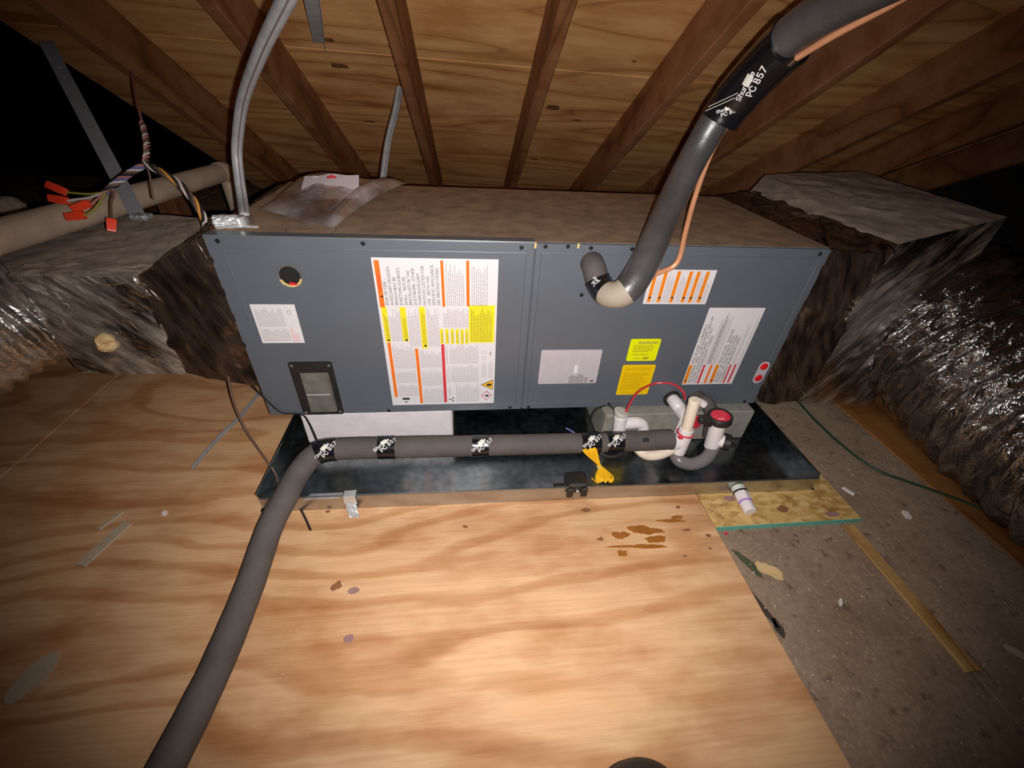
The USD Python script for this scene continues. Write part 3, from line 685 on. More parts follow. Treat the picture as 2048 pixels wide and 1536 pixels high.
fine(rl_, [(1.116, 1.141, .140, .290, .0031), (1.186, 1.195, .140, .285, .0028), (1.202, 1.209, .09, .29, .0028), (1.1095, 1.1265, .140, .292, .0045)], seed=14)

# ------------------------------------------------------------------ blocks under the unit
for x0, x1, y0, y1_, m, lab in ((.067, .452, .002, .20, 'concrete_light', 'pale smooth support block under the left end of the air handler'), (.862, 1.296, -.035, .165, 'concrete_grey', 'rough grey concrete block under the right end of the air handler')):
    b = box((x0, y0, PZ), (x1, y1_, -.0004), .004)
    obj('support_block', crumple(b, .03, .002, 40, 4, False), M[m], None, lab, 'block', 'blocks under the air handler')
# ------------------------------------------------------------------ printed tape round a pipe
def bent_text(lines, c, a, r, tilt, e):
    """text laid on a cylinder of axis a, radius r at c; e points to the reader; tilt turns it in the surface"""
    a = A(a, float) / np.linalg.norm(a); e = A(e, float); e = e - a * (e @ a); e /= np.linalg.norm(e); b = np.cross(e, a); out = []
    for t, x, y, h in lines:
        m = meshkit.text_mesh(t, h, .0004, True); v, f = trimesh.remesh.subdivide_to_size(m.vertices, m.faces, h * .8, max_iter=8); m = trimesh.Trimesh(v, f, process=False)
        p, q = m.vertices[:, 0] + x, m.vertices[:, 1] + y
        P = p * math.cos(tilt) - q * math.sin(tilt); Q_ = p * math.sin(tilt) + q * math.cos(tilt)
        rr = r + m.vertices[:, 2]
        m.vertices = A(c)[None] + P[:, None] * a + (rr * np.cos(Q_ / r))[:, None] * e + (rr * np.sin(Q_ / r))[:, None] * b; out.append(m)
    return cat(out)
def bent_patch(x0, x1, y0, y1_, c, a, r, tilt, e, nx=6, ny=6):
    a = A(a, float) / np.linalg.norm(a); e = A(e, float); e = e - a * (e @ a); e /= np.linalg.norm(e); b = np.cross(e, a)
    g = np.stack(np.meshgrid(np.linspace(x0, x1, nx), np.linspace(y0, y1_, ny), indexing='ij'), -1).reshape(-1, 2)
    P = g[:, 0] * math.cos(tilt) - g[:, 1] * math.sin(tilt); Q_ = g[:, 0] * math.sin(tilt) + g[:, 1] * math.cos(tilt)
    V = A(c)[None] + P[:, None] * a + (r * np.cos(Q_ / r))[:, None] * e + (r * np.sin(Q_ / r))[:, None] * b
    F = [[i * ny + j, (i + 1) * ny + j, (i + 1) * ny + j + 1] for i in range(nx - 1) for j in range(ny - 1)] + [[i * ny + j, (i + 1) * ny + j + 1, i * ny + j + 1] for i in range(nx - 1) for j in range(ny - 1)]
    return trimesh.Trimesh(V, A(F), process=False)
def tape(par, P, f0, f1, r, tilt, shift=0.0, name='tape_band', h=.0085, words=True, slide=0.0):
    S = sub(P, f0, f1, 10)
    rr = r * (1 + .006 * np.sin(np.arange(10) * 2.1))
    tb = obj(name, tube(S, rr, 28, True), M['tape_black'], par, label='glossy black printed tape')
    c = S[5]; a = S[-1] - S[0]; e = EYE - c; R = float(r) * (1.08 if r > .0395 else 1.03 if r > .035 else 1.008)
    if words:
        obj('print', bent_text([('Shurtape', slide - h * 2.6, .35 * h + shift, h * .85), ('PC 857', slide - h * 1.4, -1.0 * h + shift, h * 1.05)], c, a, R, tilt, e), M['print_white'], tb)
        obj('print_box', bent_patch(slide, slide + h * 1.75, .22 * h + shift, 1.45 * h + shift, c, a, R, tilt, e), M['print_pale'], tb)
    return tb

# ------------------------------------------------------------------ insulated drain line
PYL = -.140
DR = .0252
dl = thing('drain_pipe', 'brown foam insulated drain pipe with black printed tape bands crossing the pan', 'pipe')
pts = [Yp((1343, 879), PYL), Yp((1250, 883), PYL), Yp((1160, 886), PYL), Yp((960, 891), PYL), Yp((780, 895), PYL), Yp((680, 898), PYL)]
zt = pts[-1][2]
pts += [Yp((632, 908), PYL - .008), Zp((598, 945), -.020), Zp((572, 992), -.033)]
pts += [Zp((540, 1055), -.055), Zp((498, 1175), -.074), Zp((437, 1325), FZ + DR), Zp((335, 1530), FZ + DR), Zp((290, 1615), FZ + DR), Zp((262, 1670), FZ + DR)]
DP = spline(pts, 12)
obj('insulation', tube(DP, DR, 28, wob=.07, seed=3), M['foam_brown'], dl)
Ld = np.r_[0, np.cumsum(np.linalg.norm(np.diff(DP, axis=0), axis=1))]; Ld /= Ld[-1]
def frac_at(P, x): i = int(np.argmin(np.abs(P[:, 0] - x[0]) + np.abs(P[:, 1] - x[1]))); L_ = np.r_[0, np.cumsum(np.linalg.norm(np.diff(P, axis=0), axis=1))]; return L_[i] / L_[-1]
for xa, xb, tl, sh_ in (((1243, 884), (1252 - 40, 884), .75, 0), ((1196, 885), (1160, 886), .75, 0), ((985, 890), (948, 891), .75, -.004), ((797, 895), (757, 896), .75, .004), ((676, 898), (637, 903), .75, -.004)):
    f0, f1 = frac_at(DP, Yp(xa, PYL)), frac_at(DP, Yp(xb, PYL)); tape(dl, DP, min(f0, f1), max(f0, f1), DR + .0012, tl + math.pi, sh_)
obj('worn_patch', bent_patch(-.008, .008, -.005, .005, Yp((1283, 882), PYL), EX, DR + .0012, 0, A([-.05, -.6, .7])), M['black_plastic'], dl)

# ------------------------------------------------------------------ condensate trap
TY = -.140
tr = thing('condensate_trap', 'white and grey condensate trap fittings in front of the right block', 'trap')
t1 = Yp((1362, 885), TY); t1b = Yp((1352, 908), TY - .006); t1t = Yp((1372, 862), TY)
ax1 = (t1t - t1b) / np.linalg.norm(t1t - t1b)
obj('tee', cat([cyl(t1 - ax1 * .030, ax1, .0195, .060, .002), cyl(t1, A([-1, 0, .0]), .0185, .034, .001)]), M['pvc_white'], tr)
obj('hub', cyl(t1 + ax1 * .028, ax1, .0175, .017, .0015), M['pvc_white'], tr)
obj('clip_ring', cat([ring(t1 + ax1 * .029, ax1, .0205, .016, .003), box(t1 + ax1 * .027 + A([-.021, -.016, -.003]), t1 + ax1 * .027 + A([-.010, -.006, .003]), .001)]), M['clip_red'], tr)
rt = Yp((1389, 802), TY + .004)
RP = np.linspace(t1 + ax1 * .035, rt, 8)
obj('riser', tube(RP, .0135, 22), M['pvc_cream'], tr, label='cream riser pipe')
rax = (RP[-1] - RP[0]) / np.linalg.norm(RP[-1] - RP[0])
obj('riser_rim', lathe([(0, 0), (.0138, 0), (.0138, .004), (.0118, .006), (0, .006)], rt - rax * .001, rax, 24), M['pvc_cream'], tr)
obj('link_pipe', tube(spline([rt + A([.006, .008, -.010]), rt + A([.020, .012, -.012]), rt + A([.036, .010, -.020])], 6), .0095, 18), M['pvc_white'], tr)
rc = Yp((1390, 843), TY + .030)
obj('red_plug', cyl(rc, A([.5, -.75, .35]), .0165, .008, .0015), M['cap_red'], tr)
# drain stubs out of the cabinet
g1 = Yp((1343, 796), -.001)
obj('grommet', ring(g1, -EY, .0235, .012, .007), M['black_plastic'], tr)
s1 = [g1 + A([0, .02, 0]), g1 + A([.002, -.018, 0]), g1 + A([.012, -.040, -.010]), Yp((1372, 838), -.075), Yp((1358, 866), -.088), Yp((1348, 884), -.098)]
obj('drain_elbow', tube(spline(s1, 7), np.interp(np.linspace(0, 1, 36), [0, .5, .72, 1], [.0165, .0185, .0155, .006]), 22), M['pvc_white'], tr)
g2 = Yp((1392, 793), -.001)
obj('grey_elbow', tube(spline([g2 + A([0, .02, 0]), g2 + A([.004, -.020, .004]), Yp((1415, 808), -.045), Yp((1424, 835), -.055), Yp((1418, 872), -.055)], 7), .0185, 22), M['foam_brown'], tr, label='grey foam covered elbow')
# u bend
ub = [t1 - ax1 * .024, t1 - ax1 * .040, Yp((1360, 922), TY - .02), Yp((1384, 928), TY - .028), Yp((1410, 918), TY - .024), Yp((1424, 900), TY - .008), Yp((1430, 886), TY)]
for k, p in enumerate(ub):
    if p[2] < PZ + .0190: ub[k] = A([p[0], p[1], PZ + .0190])
obj('u_bend', tube(spline(ub, 8), .0165, 24), M['pvc_grey'], tr, label='grey plastic u bend')
t2b, t2t = Yp((1423, 893), TY), Yp((1438, 842), TY)
ax2 = (t2t - t2b) / np.linalg.norm(t2t - t2b); l2 = np.linalg.norm(t2t - t2b)
obj('tee', cat([cyl(t2b, ax2, .0190, l2 + .004, .0015), cyl(t2b + ax2 * l2 * .32, A([.8, -.45, .0]), .0165, .030, .001)]), M['pvc_white'], tr)
side = t2b + ax2 * l2 * .32 + A([.8, -.45, 0]) / .918 * .022
obj('side_cap', cat([cyl(side, A([.8, -.45, 0]), .0215, .016, .002, 20), box(side + A([.012, -.020, -.004]), side + A([.026, -.008, .004]), .001)]), M['black_plastic'], tr)
obj('cap_ring', lathe([(0, 0), (.0275, 0), (.0285, .002), (.0285, .0155), (.027, .018), (.0225, .018), (.0225, .0135), (0, .0135)], t2t + ax2 * .001, ax2, 40), M['black_plastic'], tr)
obj('cap_face', lathe([(0, 0), (.0222, 0), (.0222, .0032), (.020, .0040), (.0035, .0040), (.0030, .0022), (0, .0022)], t2t + ax2 * .0142, ax2, 36), M['cap_red'], tr, label='red cap face')
obj('cap_print', bent_patch(-.010, .010, -.0135, -.0105, t2t + ax2 * .0190, RT, 1.0, 0, ax2) if False else quads([[t2t + ax2 * .0186 + RT * a + np.cross(ax2, RT) * b for a, b in ((x, -.0145), (x + .0022, -.0145), (x + .0022, -.0105), (x, -.0105))] for x in np.arange(-.010, .010, .0036)]), M['print_white'], tr)
obj('swivel', cat([box(t2t + A([-.052, -.006, -.006]), t2t + A([-.022, .012, .012]), .003), box(t2t + A([-.036, -.010, -.012]), t2t + A([-.020, .008, .010]), .002)]), M['black_plastic'], tr, label='black swivel bracket')
# cream sweep under the pipe
sw = [Yp((1278, 898), TY - .004), Yp((1294, 909), TY - .012), Yp((1316, 909), TY - .012), Yp((1338, 900), TY - .004), Yp((1350, 890), TY)]
for k, p in enumerate(sw):
    if p[2] < PZ + .0140: sw[k] = A([p[0], p[1], PZ + .0140])
obj('sweep_bend', tube(spline([sw[0] + A([-.012, .03, .008])] + sw, 7), .0140, 20), M['pvc_cream'], tr)

# ------------------------------------------------------------------ float switch
fs = thing('float_switch', 'white float switch with a slanted grey cap on its elbow', 'float switch')
FY = -.095
f0, f1 = Yp((1237, 872), FY), Yp((1242, 830), FY); fax = (f1 - f0) / np.linalg.norm(f1 - f0); fl_len = np.linalg.norm(f1 - f0)
obj('body', cyl(f0, fax, .0170, fl_len, .002), M['pvc_white'], fs)
capm = cyl(f0 + fax * fl_len, fax, .0178, .020, .002, 28)
v = capm.vertices.copy(); h = (v - (f0 + fax * fl_len)) @ fax; off = (v - (f0 + fax * fl_len)) @ RT; v -= np.outer(np.where(h > .006, (off + .0178) * .40, 0), fax); capm.vertices = v
obj('cap', capm, M['cap_grey'], fs, label='slanted grey cap')
obj('print', quads([[f0 + fax * (.010 + k * .004) - np.cross(fax, RT) * 0 - FW * .0171 + RT * a + fax * b for a, b in ((-.010, 0), (-.004, 0), (-.004, .0022), (-.010, .0022))] for k in range(6)]), M['ink_fine'], fs)
e0 = f0 + fax * fl_len * .62
obj('coupling', cyl(e0 + EX * .012, EX, .0158, .022, .001), M['pvc_white'], fs)
obj('elbow', tube(spline([e0 + EX * .028, e0 + EX * .046, e0 + A([.060, 0, -.008]), e0 + A([.066, -.004, -.026]), e0 + A([.066, -.006, -.045])], 6), .0155, 22), M['pvc_white'], fs)
obj('lead', tube(spline([f1 + fax * .010 + RT * .010, Yp((1275, 785), -.05), Yp((1310, 767), -.03), Yp((1345, 768), -.05), Yp((1366, 783), -.08), Yp((1370, 798), -.085)], 8), .0027, 10), M['wire_red'], fs, label='red wire')
obj('black_lead', tube(spline([f1 + fax * .004 - RT * .008, Yp((1217, 811), -.05), Yp((1190, 822), -.06), Yp((1180, 850), -.09), Yp((1177, 872), -.125)], 8), .0020, 8), M['wire_black'], fs, label='thin black wire')

# wire bits tucked behind the drain line
obj('wire_end', tube(spline([Yp((1132, 856), -.10), Yp((1146, 864), -.12), Yp((1156, 872), -.13)], 6), .0022, 8), M['wire_blue'], None, 'blue wire end poking up behind the drain pipe', 'wire')
obj('cable_tie', tube(spline([Yp((1196, 902), -.155), Yp((1212, 912), -.165), Yp((1232, 912), -.165), Yp((1248, 902), -.155)], 6), .0055, 10), M['black_plastic'], None, 'black strap bowed under the drain pipe', 'strap')

# yellow wire coil
yw = thing('yellow_wire_coil', 'small bundle of yellow wire tied in the middle, hanging by the pan rim', 'wire')
ya, ym, yb = Yp((1178, 906), -.170), Yp((1198, 930), -.176), Yp((1208, 956), -.190)
r5 = np.random.default_rng(9)
for k in range(13):
    o = r5.uniform(-1, 1, 2); s_ = (k - 6) / 6
    lp_ = [ym + RT * .001 * s_, ya + RT * (.012 * s_) + UP * (.004 * o[0]), ya + RT * (.012 * s_ + .005) + UP * (.006 + .004 * o[1]), ym + RT * (.003 * s_) + FW * -.003,
           yb + RT * (.016 * s_ - .004) + UP * (.006 + .004 * o[1]), yb + RT * (.017 * s_) - UP * (.007 + .004 * o[0]), yb + RT * (.016 * s_ + .006) + UP * (.004 * o[0]), ym + RT * .002 * s_ - FW * .002]
    obj('loop', tube(spline(lp_, 7), .0018, 8), M['wire_yellow'], yw)
obj('tail', tube(spline([yb - RT * .006 - UP * .002, yb - RT * .016 - UP * .012, Zp((1184, 957), PR + .004)], 6), .0018, 8), M['wire_yellow'], yw)
obj('tie', ring(ym - A([.0, 0, .002]), (yb - ya), .0062, .004, .003, 16), M['print_pale'], yw)

# black pan switch clip
ck = thing('pan_switch', 'black plastic float switch clipped over the front rim of the pan', 'switch')
c0 = pr((.750, PY0, 0)); cx_, cy2 = .750, c0[1]
obj('housing', box((cx_ - .0265, cy2 - .004, PR - .020), (cx_ + .0235, cy2 + .042, PR + .012), .005), M['black_plastic'], ck)
for xo in (-.0285, .006):
    obj('prong', box((cx_ + xo, cy2 - .0105, PR - .026), (cx_ + xo + .0165, cy2 - .0035, PR + .004), .003), M['black_plastic'], ck)
obj('clip_screw', cyl((cx_ - .002, cy2 - .0040, PR - .008), -EY, .0035, .003, .0008, 10), M['galvanised_bright'], ck)
obj('spacer', box((cx_ - .058, cy2 + .003, PR - .006), (cx_ - .026, cy2 + .014, PR + .002), .001), M['black_plastic'], ck)

# ------------------------------------------------------------------ refrigerant lines
sl_ = thing('suction_line', 'thick black foam insulated suction line rising from the air handler to the roof', 'pipe')
SR = .0300
h0 = Yp((1183, 527), 0)
LP = [h0 + A([0, .02, .002]), h0 + A([0, -.020, -.001]), Tp((1196, 563), .885), Tp((1216, 588), .862), Tp((1248, 584), .846), Tp((1276, 550), .842), Tp((1304, 492), .850), Tp((1338, 415), .872), Tp((1388, 314), .868), Tp((1442, 222), .820), Tp((1506, 144), .750), Tp((1592, 62), .660), Tp((1690, 2), .590), Tp((1815, -62), .52), Tp((1950, -110), .47)]
SP = spline(LP, 10)
def seg(P, i0, i1): return P[i0 * 10:i1 * 10 + 1]
rr = np.full(len(SP), SR); rr[:48] = np.interp(np.arange(48), [0, 20, 34, 47], [.0245, .0250, .0262, SR])
obj('collar_sleeve', tube(SP[:28], rr[:28], 28, wob=.05), M['foam_brown'], sl_, label='grey foam sleeve at the cabinet')
obj('insulation', tube(SP[40:], rr[40:], 30, wob=.06, seed=5), M['foam_black'], sl_)
obj('elbow_wrap', tube(SP[26:42], rr[26:42] + .0010, 28, wob=.06, seed=2), M['foam_beige'], sl_, label='beige wrap at the bend')
L2 = np.r_[0, np.cumsum(np.linalg.norm(np.diff(SP, axis=0), axis=1))]; L2 /= L2[-1]
tape(sl_, SP, L2[18], L2[29], float(rr[22]) + .0022, .15, -.004, h=.0075)
TPs = SP + .0085 * (RT - .35 * UP) / 1.06
tape(sl_, TPs, L2[93], L2[108], SR + .0105, .30, -.004, h=.0108, slide=-.014)
tape(sl_, TPs, L2[88], L2[94], SR + .0095, -.75, .0, h=.0062)
for a, b in ((90, 97), (91, 99)):
    pa, pb = SP[a], SP[b]; e1 = EYE - pa; e1 /= np.linalg.norm(e1)
    obj('tape_edge', tube(spline([pa + RT * -.030 + e1 * .022, (pa + pb) / 2 + RT * .008 + e1 * .0425, pb + RT * .036 + e1 * .024], 6), .0007, 6), M['print_pale'], sl_)

cl_ = thing('copper_line', 'bare copper liquid line curving up beside the black suction line', 'pipe')
CP = [Yp((1302, 549), .012), Yp((1310, 548), -.010), Tp((1326, 542), .890), Tp((1346, 533), .872), Tp((1360, 512), .868), Tp((1372, 460), .874), Tp((1392, 388), .880), Tp((1425, 300), .862), Tp((1464, 238), .815), Tp((1520, 180), .748), Tp((1568, 134), .705), Tp((1662, 74), .628), Tp((1784, 8), .556), Tp((1900, -60), .49), Tp((2020, -110), .45)]
obj('tubing', tube(spline(CP, 10), .0056, 16), M['copper'], cl_)
obj('stub_nut', cyl(Yp((1302, 549), .002), A([.25, -.95, .05]), .0085, .012, .002, 6), M['copper'], cl_)

# ------------------------------------------------------------------ grey flexible conduits
def conduit(pts, r, label, connector=None):
    c = thing('flexible_conduit', label, 'conduit', 'grey flexible conduits')
    P = spline(pts, 16); n = len(P)
    obj('hose', tube(P, r, 20, wob=.05), M['conduit_grey'], c)
    T, N, B = frames(P)
    e = EYE[None] - P; e -= T * np.sum(e * T, 1)[:, None]; e /= np.linalg.norm(e, axis=1)[:, None]
    side_ = np.cross(T, e)
    obj('ridge', tube(P + e * r * .93 + side_ * r * .18, r * .14, 8), M['pvc_grey'], c, label='darker lengthwise groove')
    return c
k0 = Zp((490, 434), H + .012)
c1 = conduit([k0, Tp((484, 395), .892), Tp((477, 345), .892), Tp((474, 292), .868), Tp((485, 205), .780), Tp((518, 112), .650), Tp((572, 0), .520), Tp((604, -62), .46)], .0105, 'grey flexible conduit rising from the left of the cabinet lid')
ccn = cyl(Zp((462, 455), H + .002) - A([0, 0, 0]), A([1, .1, .02]), .0125, .045, .002, 24)
obj('connector', cat([crumple(cyl((k0[0] - .040, k0[1] - .045, H + .0125), A([1, .35, .0]), .0125, .042, .002, 24), .006, .003, 120, 3), cyl((k0[0] - .001, k0[1] - .028, H + .001), EZ, .014, .020, .002, 16), box((k0[0] - .01, k0[1] - .034, H), (k0[0] + .034, k0[1] - .027, H + .004), .001)]), M['galvanised_bright'], c1, label='bright zinc conduit connector')
obj('ferrule', cyl((k0[0], k0[1], H), EZ, .0135, .016, .002, 16), M['galvanised'], c1)
conduit([Tp((764, 372), 1.45), Tp((776, 285), 1.43), Tp((792, 218), 1.42), Tp((799, 176), 1.42)], .0115, 'thinner grey conduit behind the air handler dropping from the roof deck')
# galvanised brace at the top
br = thing('roof_brace', 'dusty galvanised steel angle brace hanging from the roof at the top edge', 'brace')
ba = hit((640, 86), n_, RC - .002); bb = Tp((604, -150), .62)
bd = (bb - ba) / np.linalg.norm(bb - ba); bl = np.linalg.norm(bb - ba)
bx_ = RT - bd * (RT @ bd); bx_ /= np.linalg.norm(bx_); by_ = np.cross(bd, bx_)
obj('flange', place(box((-.020, -.001, 0), (.012, .001, bl), .0004), ba, bx_, by_, bd), M['brace_metal'], br)
obj('web', place(box((.010, -.001, 0), (.012, .022, bl), .0004), ba, bx_, -by_ if by_ @ FW < 0 else by_, bd) if False else place(box((.0105, -.024, 0), (.0125, .001, bl), .0004), ba, bx_, by_, bd), M['brace_metal'], br)

# ------------------------------------------------------------------ document bag
bg = thing('document_bag', 'clear plastic document bag lying on the cabinet lid at the left', 'bag')
TH = H + .0018
corner = [Zp(p, TH) for p in ((512, 415), (606, 352), (716, 352), (822, 367), (660, 466))]
def bag_surface(nx=26, ny=18):
    a, b, c, d = Zp((520, 420), TH), Zp((612, 358), TH), Zp((818, 369), TH), Zp((668, 460), TH)
    V = []
    for i in range(nx):
        for j in range(ny):
            s, t = i / (nx - 1), j / (ny - 1)
            p = (1 - s) * (1 - t) * a + s * (1 - t) * d + s * t * c + (1 - s) * t * b
            w = (math.sin(math.pi * s) * math.sin(math.pi * t)) ** .5
            z = .003 + .030 * w * math.exp(-((t - .8) / .35) ** 2) * (1 - s) + w * (.010 + .020 * meshkit.fbm(A([[s * 5.0, t * 4.0, 1.3]]), 3, 4)[0]) + .030 * math.exp(-((s - .92) / .09) ** 2) * math.sin(math.pi * t) ** .7
            V.append(p + A([0, 0, z]))
    F = [[i * ny + j, (i + 1) * ny + j, (i + 1) * ny + j + 1] for i in range(nx - 1) for j in range(ny - 1)] + [[i * ny + j, (i + 1) * ny + j + 1, i * ny + j + 1] for i in range(nx - 1) for j in range(ny - 1)]
    return trimesh.Trimesh(A(V), A(F), process=False)
obj('film', bag_surface(), M['clear_film'], bg, smooth=60)
dc = thing('document', 'white leaflet with red print held in the clear bag', 'paper')
yq = Zp((655, 398), TH + .008)[1]
q = [Yp((609, 352), yq + .075), Yp((718, 350), yq + .075), Zp((717, 396), TH + .008), Zp((597, 400), TH + .008)]
def sheet(q, dz, nx=12, ny=8):
    V = []
    for i in range(nx):
        for j in range(ny):
            s, t = i / (nx - 1), j / (ny - 1); p = (1 - s) * (1 - t) * q[0] + s * (1 - t) * q[1] + s * t * q[2] + (1 - s) * t * q[3]
            V.append(p + A([0, -dz, dz * .4 + .005 * math.exp(-((s - .5) / .15) ** 2) * (1 - t)]))
    F = [[i * ny + j, i * ny + j + 1, (i + 1) * ny + j + 1] for i in range(nx - 1) for j in range(ny - 1)] + [[i * ny + j, (i + 1) * ny + j + 1, (i + 1) * ny + j] for i in range(nx - 1) for j in range(ny - 1)]
    return trimesh.Trimesh(A(V), A(F), process=False)
obj('page', sheet(q, 0), M['paper'], dc)
def onpage(s0, s1, t0, t1): return [sum(w * k for w, k in zip(((1 - s) * (1 - t), s * (1 - t), s * t, (1 - s) * t), q)) for s, t in ((s0, t0), (s1, t0), (s1, t1), (s0, t1))]
obj('red_mark', sheet(onpage(.42, .60, .06, .14), .0012 + .004, 6, 3), M['ink_red'], dc)
obj('red_mark', sheet(onpage(.64, .86, .72, .92), .0014, 6, 3), M['ink_pink'], dc)
obj('heading', sheet(onpage(.08, .32, .06, .11), .0016, 6, 3), M['ink_fine'], dc)

# ------------------------------------------------------------------ left duct
ld = thing('supply_duct', 'foil wrapped duct on the left with a brown taped joint to the cabinet', 'duct')
jl = hull([(0, y, z) for y in (.002, D) for z in (.095, H - .001)] + [(-.152, y, z) for y in (.003, .42) for z in (.133, .360)])
obj('taped_joint', crumple(jl, .020, .014, 11, 3, True, (1, 1, .6)), M['brown_tape'], ld, smooth=14, label='crinkled glossy brown tape over the joint')
bxl = hull([(x, y, z) for x, y in ((-.148, .0), (-.362, .0), (-.46, .095), (-.58, .425), (-.148, .425)) for z in (.131, .362)])
obj('foil_box', crumple(bxl, .016, .006, 12, 6, True, (1, 1, .6)), M['foil_wrap'], ld, smooth=50)
obj('foam_blob', crumple(trimesh.creation.icosphere(3, .016).apply_translation(Yp((212, 684), -.002)), .008, .012, 60, 2), M['paint_chip'], ld, label='yellow sealant blob')
LF = spline([(-.40, .20, .246), (-.47, .13, .240), (-.56, .01, .205), (-.66, -.14, .15), (-.78, -.32, .09), (-.92, -.55, .05)], 26)
Lr = .112 + .0045 * np.cos(np.arange(len(LF)) * 2 * np.pi / 5.0)
obj('flex_hose', crumple(tube(LF, Lr, 40), .02, .008, 26, 8), M['foil_wrap'], ld, smooth=60)
obj('edge_tape', crumple(box((-.376, -.004, .345), (-.150, .060, .366), .004), .014, .004, 30, 7), M['foil_wrap'], ld)

# ------------------------------------------------------------------ right duct
rdct = thing('return_duct', 'foil wrapped plenum on the right with brown taped joint and bulky flexible hose', 'duct')
jr = hull([(W, y, z) for y in (.002, D) for z in (.004, H - .001)] + [(1.452, y, z) for y in (-.004, .55) for z in (.0, .456)])
obj('taped_joint', crumple(jr, .020, .014, 11, 13, True, (1, 1, .6)), M['brown_tape'], rdct, smooth=14, label='crinkled glossy brown tape over the joint')
flap = hull([Zp((1640, 432), .462), Zp((1700, 462), .466), Zp((1770, 482), .470), Zp((1790, 506), .456), Zp((1735, 505), .458), Zp((1662, 498), .448), Zp((1640, 432), .458), Zp((1700, 462), .462), Zp((1662, 498), .444)])
obj('tape_flap', crumple(flap, .012, .006, 34, 4), M['brown_tape'], rdct)
bxr = hull([(1.448, y, z) for y in (.0, .56) for z in (-.002, .452)] + [(1.815, .085, .502), (1.815, .085, -.09), (1.90, .66, .512), (1.90, .66, -.09), (1.55, .66, .49), (1.55, .66, -.05)])
obj('foil_box', crumple(bxr, .018, .008, 9, 23, True, (1, .7, .8)), M['foil_wrap_turned'], rdct, smooth=50)
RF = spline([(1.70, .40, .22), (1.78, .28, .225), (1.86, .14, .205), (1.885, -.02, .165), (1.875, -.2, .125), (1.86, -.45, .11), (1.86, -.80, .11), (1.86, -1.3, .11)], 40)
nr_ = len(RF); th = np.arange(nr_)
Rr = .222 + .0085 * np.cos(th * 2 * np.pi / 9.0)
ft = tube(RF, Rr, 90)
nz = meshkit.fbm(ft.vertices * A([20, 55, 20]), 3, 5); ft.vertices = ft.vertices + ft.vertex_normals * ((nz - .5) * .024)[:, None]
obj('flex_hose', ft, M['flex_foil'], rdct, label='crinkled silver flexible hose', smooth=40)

# ------------------------------------------------------------------ left background: pipe, strap, web, wires
vp = thing('vent_pipe', 'dusty pale plastic pipe running up diagonally behind the left duct', 'pipe')
va, vb = A([-.399, .057, .416]), A([-.365, .840, .392])
vd = (vb - va) / np.linalg.norm(vb - va)
obj('pipe', tube(np.linspace(va - vd * .45, vb + vd * .04, 12), .0305, 28), M['pvc_dusty'], vp)
obj('elbow', tube(spline([vb + vd * .03, vb + vd * .06, vb + vd * .085 - EZ * .02, vb + vd * .09 - EZ * .06, vb + vd * .09 - EZ * .47], 8), .0330, 24), M['pvc_dusty'], vp)
obj('coupling', cyl(va - vd * .10, vd, .0345, .06, .002), M['pvc_dusty'], vp)
obj('web_board', box(Tp((344, 440), 2.1) - A([.03, .02, .1]), Tp((354, 392), 2.1) + A([.03, .02, .04]), .003), M['rafter_wood'], None, 'short brown framing board behind the left duct', 'board')
stp = thing('hanger_strap', 'grey metal hanger strap slanting down to the left duct', 'strap')
sa = hit((92, 84), n_, RC - .10); sb = Tp((276, 432), 1.03)
sd = (sb - sa) / np.linalg.norm(sb - sa); sx_ = np.cross(sd, EYE - sb); sx_ /= np.linalg.norm(sx_)
obj('strip', place(box((-.016, -.0008, 0), (.016, .0008, np.linalg.norm(sb - sa)), .0003), sa, sx_, np.cross(sd, sx_), sd), M['strap_metal'], stp)
for f in (.16, .22): obj('hole_glint', place(cyl((0, 0, 0), EZ, .0045, .0014, 0, 10), sa + sd * f * np.linalg.norm(sb - sa), sx_, sd, -np.cross(sd, sx_)), M['galvanised_bright'], stp)
obj('foil_tag', crumple(box(sb + A([-.010, -.014, -.006]), sb + A([.024, .014, .003]), .002), .006, .009, 60, 2), M['strap_metal'], stp)
obj('duct_liner_edge', crumple(trimesh.creation.icosphere(3, .06).apply_transform(np.diag([1, .6, .5, 1])).apply_translation(Tp((8, 412), 1.5)), .02, .02, 20, 4), M['pvc_dusty'], None, 'pale tuft of insulation at the far left behind the pipe', 'insulation')

# wiring harness
hn = thing('wire_harness', 'loose bundle of coloured wires with red end caps hanging at the left', 'wiring')
hc = Tp((291, 328), .86)
def strand(pts, m, r=.0022, name='wire', tw=0.0, ph=0.0, turns=3.0):
    P = spline(pts, 12)
    if tw:
        T, N, B = frames(P); a = np.linspace(0, 2 * np.pi * turns, len(P)) + ph; P = P + tw * (np.cos(a)[:, None] * N + np.sin(a)[:, None] * B)
    return obj(name, tube(P, r, 8), M[m], hn)
drop = [hit((262, 142), n_, RC - .16), Tp((272, 195), 1.02), Tp((284, 245), .93)]
strand(drop, 'wire_pink', .0028)
tw_pts = [Tp((284, 245), .93), Tp((290, 268), .90), Tp((294, 295), .875), hc]
for k in range(3): strand(tw_pts, ('wire_white', 'wire_brown', 'wire_pink')[k], .0022, tw=.0042, ph=k * 2.1, turns=4.5)
toc = [hc, Tp((318, 342), .855), Tp((352, 362), .855), Tp((380, 392), .862), Tp((402, 425), .872), Tp((412, 452), .885), Zp((414, 470), H - .012)]
for k, m in enumerate(('wire_black', 'wire_orange', 'wire_brown', 'wire_black', 'wire_white')): strand(toc, m, .0026, tw=.0050, ph=k * 1.26, turns=2.6)
tl_ = [hc, Tp((262, 345), .85), Tp((238, 362), .845), Tp((210, 385), .84)]
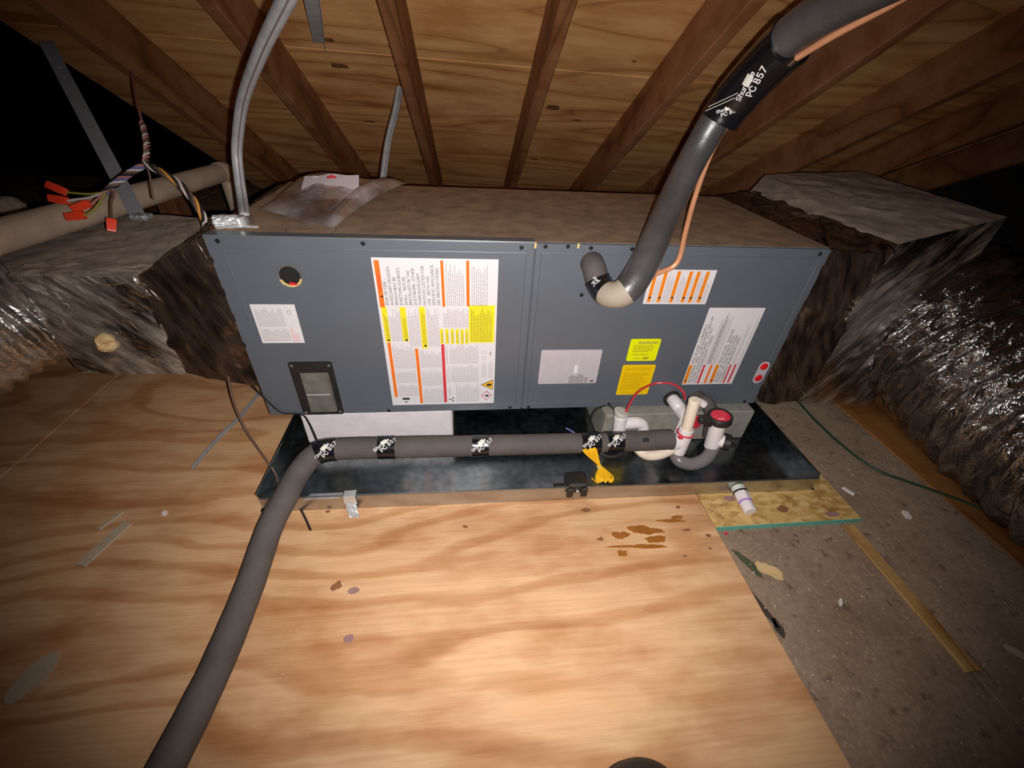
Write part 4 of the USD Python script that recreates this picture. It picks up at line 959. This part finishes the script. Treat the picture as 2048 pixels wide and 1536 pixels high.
for k, m in enumerate(('wire_white', 'wire_blue', 'wire_pink', 'wire_black', 'wire_brown')): strand(tl_, m, .0022, tw=.0045, ph=k * 1.26, turns=2.2)
ends = [((178, 388), (138, 385), (95, 369), (131, 384), 'wire_olive'), ((175, 396), (150, 399), (99, 396), (135, 402), 'wire_white'), ((190, 402), (180, 412), (146, 418), (180, 406), 'wire_pink'), ((196, 410), (182, 424), (133, 434), (168, 430), 'wire_olive'), ((226, 385), (222, 408), (223, 463), (223, 438), 'wire_brown')]
for q0, q1, tip, root, m in ends:
    strand([Tp((212, 384), .84), Tp(q0, .84), Tp(q1, .838), Tp(root, .835)], m, .0022)
    a, b = Tp(root, .835), Tp(tip, .835); d = (b - a) / np.linalg.norm(b - a)
    x = np.cross(d, EYE - a); x /= np.linalg.norm(x)
    L = np.linalg.norm(b - a)
    obj('end_cap', place(hull([(sx2 * w, sy2 * w * .75, z) for z, w in ((0, .0062), (L * .12, .0078), (L * .9, .0070), (L, .0058)) for sx2 in (-1, 1) for sy2 in (-1, 1)]), a, x, np.cross(d, x), d), M['connector_red'], hn, label='red wire end cap')
strand([hc, Tp((299, 350), .865), Tp((304, 385), .875), Tp((307, 400), .88)], 'wire_brown', .002)

# control wires at the left end of the cabinet
obj('control_wire', tube(spline([Tp((440, 588), .90), Tp((444, 640), .92), Tp((452, 720), .95), Tp((466, 800), .985), Tp((492, 860), 1.01), Zp((534, 922), PR + .004), Zp((552, 950), PR - .02), Zp((560, 985), PZ + .01)], 10), .0026, 8), M['wire_brown'], None, 'brown control wire looping down past the cabinet end into the pan', 'wire')
obj('control_wire', tube(spline([Zp((597, 1010), FZ + .004), Zp((610, 1035), FZ + .003), Zp((621, 1060), FZ + .003)], 8), .0026, 8), M['wire_black'], None, 'short black wire end on the plywood in front of the pan', 'wire')
obj('control_wire', tube(spline([Yp((497, 735), .06), Yp((503, 768), .02), Yp((528, 794), -.006), Yp((545, 812), -.006), Yp((566, 826), -.006), Yp((603, 829), -.008), Yp((618, 846), -.05), Yp((634, 880), -.118)], 9), .0022, 8), M['wire_black'], None, 'thin black wire along the lower left cabinet corner', 'wire')
obj('floor_strap', tube(spline([Zp((518, 788), FZ + .003), Zp((480, 835), FZ + .003), Zp((430, 885), FZ + .003), Zp((385, 938), FZ + .003)], 8), .0085, 10, flat=.3), M['strap_metal'], None, 'flat dull grey strap lying on the plywood by the cabinet', 'strap')
# green wire across the chipboard
obj('green_wire', tube(spline([Zp((1585, 790), CZ + .004), Zp((1630, 840), CZ + .004), Zp((1690, 895), CZ + .004), Zp((1755, 940), CZ + .004), Zp((1850, 975), CZ + .005), Zp((1950, 1012), CZ + .006), Zp((2040, 1060), CZ + .006)], 10), .0034, 8), M['wire_green'], None, 'dark green wire curving over the chipboard to the flexible hose', 'wire')

# toe of a dark shoe
tc_ = Zp((1275, 1514), -.050)
toe = trimesh.creation.icosphere(4, 1.0); v = toe.vertices.copy(); v[:, 1] = np.where(v[:, 1] < 0, v[:, 1] * 3.2, v[:, 1]); v[:, 2] = np.where(v[:, 2] < 0, v[:, 2] * .6, v[:, 2]); toe.vertices = v
toe.apply_transform(np.diag([.056, .040, .040, 1])); toe.apply_translation((tc_[0], tc_[1] - .036, FZ + .030))
so = thing('shoe', 'toe of a dark shoe poking in at the bottom edge', 'shoe')
obj('toe_cap', toe, M['shoe_rubber'], so)
sole = trimesh.creation.icosphere(3, 1.0); v = sole.vertices.copy(); v[:, 1] = np.where(v[:, 1] < 0, v[:, 1] * 3.2, v[:, 1]); sole.vertices = v; sole.apply_transform(np.diag([.059, .044, .008, 1])); sole.apply_translation((tc_[0], tc_[1] - .036, FZ + .008))
obj('sole', sole, M['black_plastic'], so)
